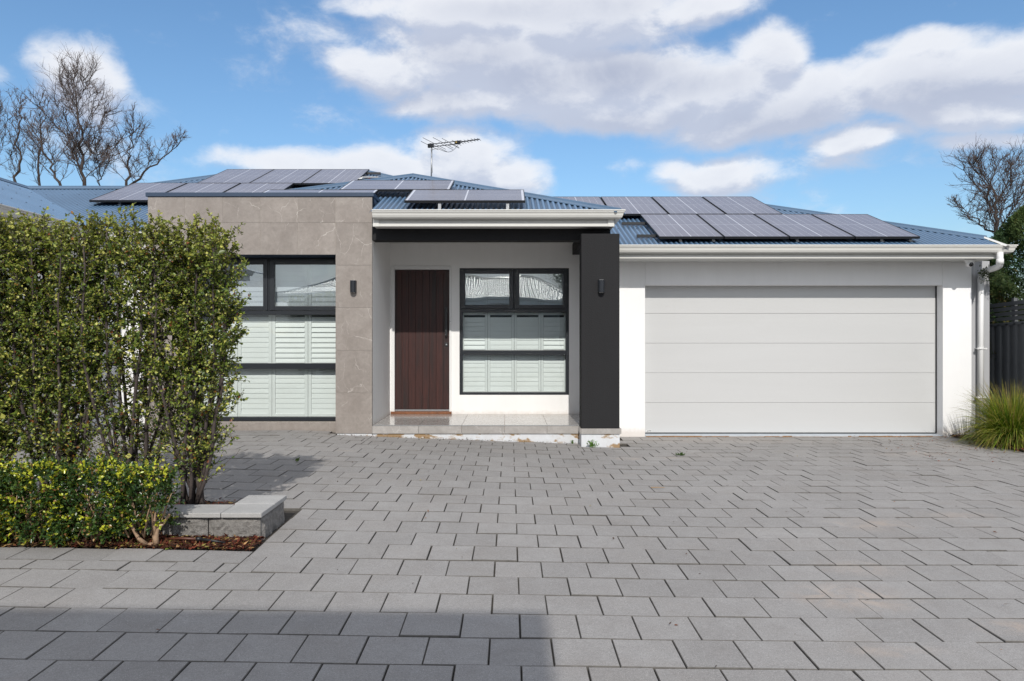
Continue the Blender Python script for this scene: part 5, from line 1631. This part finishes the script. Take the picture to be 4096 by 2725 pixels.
# ---- bare winter trees
def bare_tree(u, v, Y, topu, topv, halfpx, label, seed, nlat=24, r0=.11, fork=None, dens=1.0, asc=.75, low=.0, group='bare trees behind the house'):
    r_ = random.Random(seed); nr = np.random.default_rng(seed)
    bx, _, bz = W(u, v, Y); tx_, _, tz_ = W(topu, topv, Y)
    hw_ = halfpx / F * Y
    base = np.array((bx, Y, -1.75)); b1 = np.array((bx, Y, bz)); top = np.array((tx_, Y + r_.uniform(-.4, .4), tz_))
    t = empty('bare_tree', tuple(base), label, 'tree', group)
    trunk, limbs, twigs = MB(), MB(), MB()
    def path(p, d, ln, n, wob, rise=0.0, pull=None):
        out = [p.copy()]; d = unit(d)
        for _ in range(n):
            d = unit(d + nr.normal(size=3) * wob + np.array((0, 0, rise)))
            p = p + d * ln / n; out.append(p.copy())
        return out
    def twigset(pa, r1, cnt, ln, depth):
        for _ in range(cnt):
            i = r_.randint(max(0, len(pa) // 5), len(pa) - 1)
            if i == len(pa) - 1: i -= 1
            w = r_.random(); p = pa[i] * (1 - w) + pa[i + 1] * w
            td = unit(pa[i + 1] - pa[i]); sd_ = unit(np.cross(td, nr.normal(size=3)))
            l_ = ln * r_.uniform(.5, 1.2)
            q = path(p, td * .8 + sd_ * .75, l_, 4, .24, .13)
            if depth == 0: twigs.tube([tuple(x) for x in q], [r1 * .75, r1 * .68, r1 * .6, r1 * .5, r1 * .38], 3, cap=False)
            else:
                limbs.tube([tuple(x) for x in q], [r1, r1 * .85, r1 * .7, r1 * .58, r1 * .45], 4, cap=False)
                twigset(q, max(.0060, r1 * .52), int(6 * dens) + 1, ln * .52, depth - 1)
    # leader
    n = 14
    lead = []
    for i in range(n + 1):
        q = i / n
        p = b1 * (1 - q) + top * q + np.array((nr.normal() * .06, nr.normal() * .06, 0)) * (q > 0)
        lead.append(p)
    trunk.tube([tuple(base), tuple(b1)] + [tuple(p) for p in lead[1:]], [r0 * 1.1, r0 * .85] + [r0 * .85 * (1 - .88 * i / n) for i in range(1, n + 1)], 8)
    H_ = tz_ - bz
    for s in range(nlat):
        q = low + (1 - low) * (s + r_.random()) / nlat * .93
        f_ = q * n; i = min(n - 1, int(f_)); w = f_ - i
        p = lead[i] * (1 - w) + lead[i + 1] * w
        a = r_.uniform(0, 6.28)
        if r_.random() < .7: a = (0 if s % 2 else math.pi) + r_.uniform(-.6, .6)
        prof = math.sin(math.pi * min(1, (.28 + .72 * q))) ** .6
        ln = max(hw_ * 1.75 * prof * r_.uniform(.7, 1.1), .35)
        d = np.array((math.cos(a), math.sin(a), asc + .4 * r_.random()))
        q_ = path(p, d, ln, 7, .11, .07)
        rr_ = r0 * (.46 - .28 * q) * min(1.0, .55 + ln / 3)
        limbs.tube([tuple(x) for x in q_], [max(.0085, .55 * rr_ * (1 - .78 * j / 7)) for j in range(8)], 5, cap=False)
        twigset(q_, max(.0088, rr_ * .40), int(7 * dens * (1 + ln * .6)), ln * .42, 1)
        twigset(q_, .0078, int(12 * dens), ln * .2, 0)
    twigset(lead, .0095, int(12 * dens), hw_ * .5, 1)
    obj('trunk', trunk, M['barkdark'], t, smooth=True)
    obj('limbs', limbs, M['barkdark'], t, smooth=True, kind='stuff')
    obj('twigs', twigs, M['twigred'], t, kind='stuff')
    return t
bare_tree(338, 751, 27, 295, 285, 125, 'tallest bare tree, dark forked crown against the small cloud', 61, 26, .080, dens=1.05, asc=1.35)
bare_tree(160, 751, 29, 145, 350, 62, 'slim upright bare tree close beside the tallest one', 62, 18, .055, asc=1.4, dens=.75)
bare_tree(64, 735, 28, 82, 370, 60, 'bare tree with reddish twigs second from the edge of the photo', 63, 18, .06, asc=1.4, dens=.75)
bare_tree(-25, 720, 28, 0, 420, 80, 'bare tree half cut off by the edge of the photo', 64, 16, .06, asc=1.2, dens=.75)
bare_tree(245, 751, 26, 120, 480, 85, 'lower leaning bare tree with crooked boughs under the tallest tree', 65, 15, .06, asc=.9, dens=.7)
bare_tree(405, 751, 28, 400, 590, 60, 'short twiggy bare tree just above the roof ridge', 66, 14, .03, asc=1.4)
bare_tree(505, 742, 27, 555, 480, 75, 'separate bare tree standing alone behind the end of the solar panels', 67, 15, .06, asc=1.0, dens=.75)
bare_tree(520, 745, 27.2, 730, 545, 62, 'long bough leaning out over the solar panels', 68, 14, .085, asc=.9) if False else None
tb_ = bare_tree(515, 744, 27.3, 745, 535, 60, 'leaning bare tree stretching out above the solar panels', 68, 14, .055, asc=.8, dens=.75)
bare_tree(3985, 950, 25, 3960, 660, 120, 'bare tree with dense reddish twigs above the garage roof end', 71, 26, .08, dens=.95, asc=1.05, group='bare trees beyond the fence')
bare_tree(4010, 960, 25.3, 3800, 815, 75, 'low spreading bare bough tree reaching over the garage roof end', 73, 16, .05, dens=.8, asc=.5, group='bare trees beyond the fence')
bare_tree(4150, 950, 24, 4130, 740, 60, 'bare tree at the edge of the photo above the conifer', 72, 20, .065, asc=.9, group='bare trees beyond the fence')

# ================================================================== behind the camera: what the windows mirror and an added slab to shade the foreground
oh = empty('opposite_house', (-3, -7.7, -1.6), 'single storey house with pale metal hip roof across the driveway, mirrored in the windows', 'house')
obj('wall', MB().box(-8.6, 2.6, -10.0, -5.6, -1.75, 1.5), M['white'], oh)
zO = lambda y: 1.61 + (-5.0 - y) * .4
corrugated('roof', -9.1, 3.1, lambda x: 0, lambda x: min(2.7, x + 9.1, 3.1 - x), lambda a, s: (a, -5.0 - s, 1.61 + s * .4), M['roofpale'], parent=oh, amp=.017, pitch=.11, sub=8)
m_ = MB(); m_.quad((-6.4, -7.7, 2.69), (.4, -7.7, 2.69), (3.1, -10.4, 1.61), (-9.1, -10.4, 1.61)); m_.quad((.4, -7.7, 2.69), (3.1, -5, 1.61), (3.1, -10.4, 1.61)); m_.quad((-6.4, -7.7, 2.69), (-9.1, -5, 1.61), (-9.1, -10.4, 1.61))
obj('rear_roof', m_, M['roofpale'], oh)
for p0, p1, a, b_ in (((-6.4, -7.7, 2.70), (.4, -7.7, 2.70), (0, 1, 0), (0, -1, 0)), ((.4, -7.7, 2.70), (3.1, -5, 1.62), (-1, 1, 0), (1, -1, 0)), ((-6.4, -7.7, 2.70), (-9.1, -5, 1.62), (1, 1, 0), (-1, -1, 0))):
    ridge(p0, p1, a, b_, mat=M['roofpale'], parent=oh)
gutter((-9.1, -5.02, 1.62), (3.1, -5.02, 1.62), (0, 1, 0), parent=oh)
obj('fascia', MB().box(-9.0, 3.0, -5.06, -5.03, 1.34, 1.60), M['gutter'], oh)
obj('window', MB().box(-4, -2.2, -5.6, -5.55, -.8, .8), M['frame'], oh)
obj('garage_door', MB().box(-1.5, 2.2, -5.6, -5.55, -1.7, .9), M['garage'], oh)
cp_ = empty('shadow_caster', (-3.3, -7, -1.6), 'unseen high flat slab on posts behind the camera, added to shadow the near paving', 'shadow_caster')  # unseen roof on posts, added only to cast the foreground shadow
zt = (4.05 + 5.0) * math.tan(R(SUN_EL)) - 1.545
obj('roof', MB().box(-7.4, .36, -9.4, -5.0, zt - .10, zt), M['roofpale'], cp_)
for x in (-5.2, -2.7): obj('post', MB().box(x, x + .09, -4.95 - .2, -4.95 - .1, -1.75, zt - .10), M['frame'], cp_)
def leafy_tree(cx, cy, z0, h_, r0, n, seed, label):
    nr = np.random.default_rng(seed)
    t = empty('broad_tree', (cx, cy, z0), label, 'tree')
    obj('trunk', MB().tube([(cx, cy, z0), (cx, cy, z0 + h_ * .9)], [.25, .05], 8), M['bark'], t)
    k_ = 60; c0 = nr.normal(size=(k_, 3)); c0 /= np.linalg.norm(c0, axis=1, keepdims=True); c0 *= nr.uniform(.3, 1, (k_, 1))
    ctr = np.array((cx, cy, z0 + h_ * .62)) + c0 * np.array((r0, r0, h_ * .38))
    P = ctr[nr.integers(0, k_, n)] + nr.normal(size=(n, 3)) * np.array((.55, .55, .22))
    L = nr.uniform(.10, .24, n)
    leaf_object('crown', P, nr.normal(size=(n, 3)), nr.normal(size=(n, 3)), L, L * .5, pick([(.03, .06, .02), (.05, .08, .025)], n), M['needle'], t, kind='stuff')
leafy_tree(5.2, -24, -1.7, 9.5, 2.6, 9000, 81, 'big dark evergreen tree far across the driveway, mirrored in the porch window')
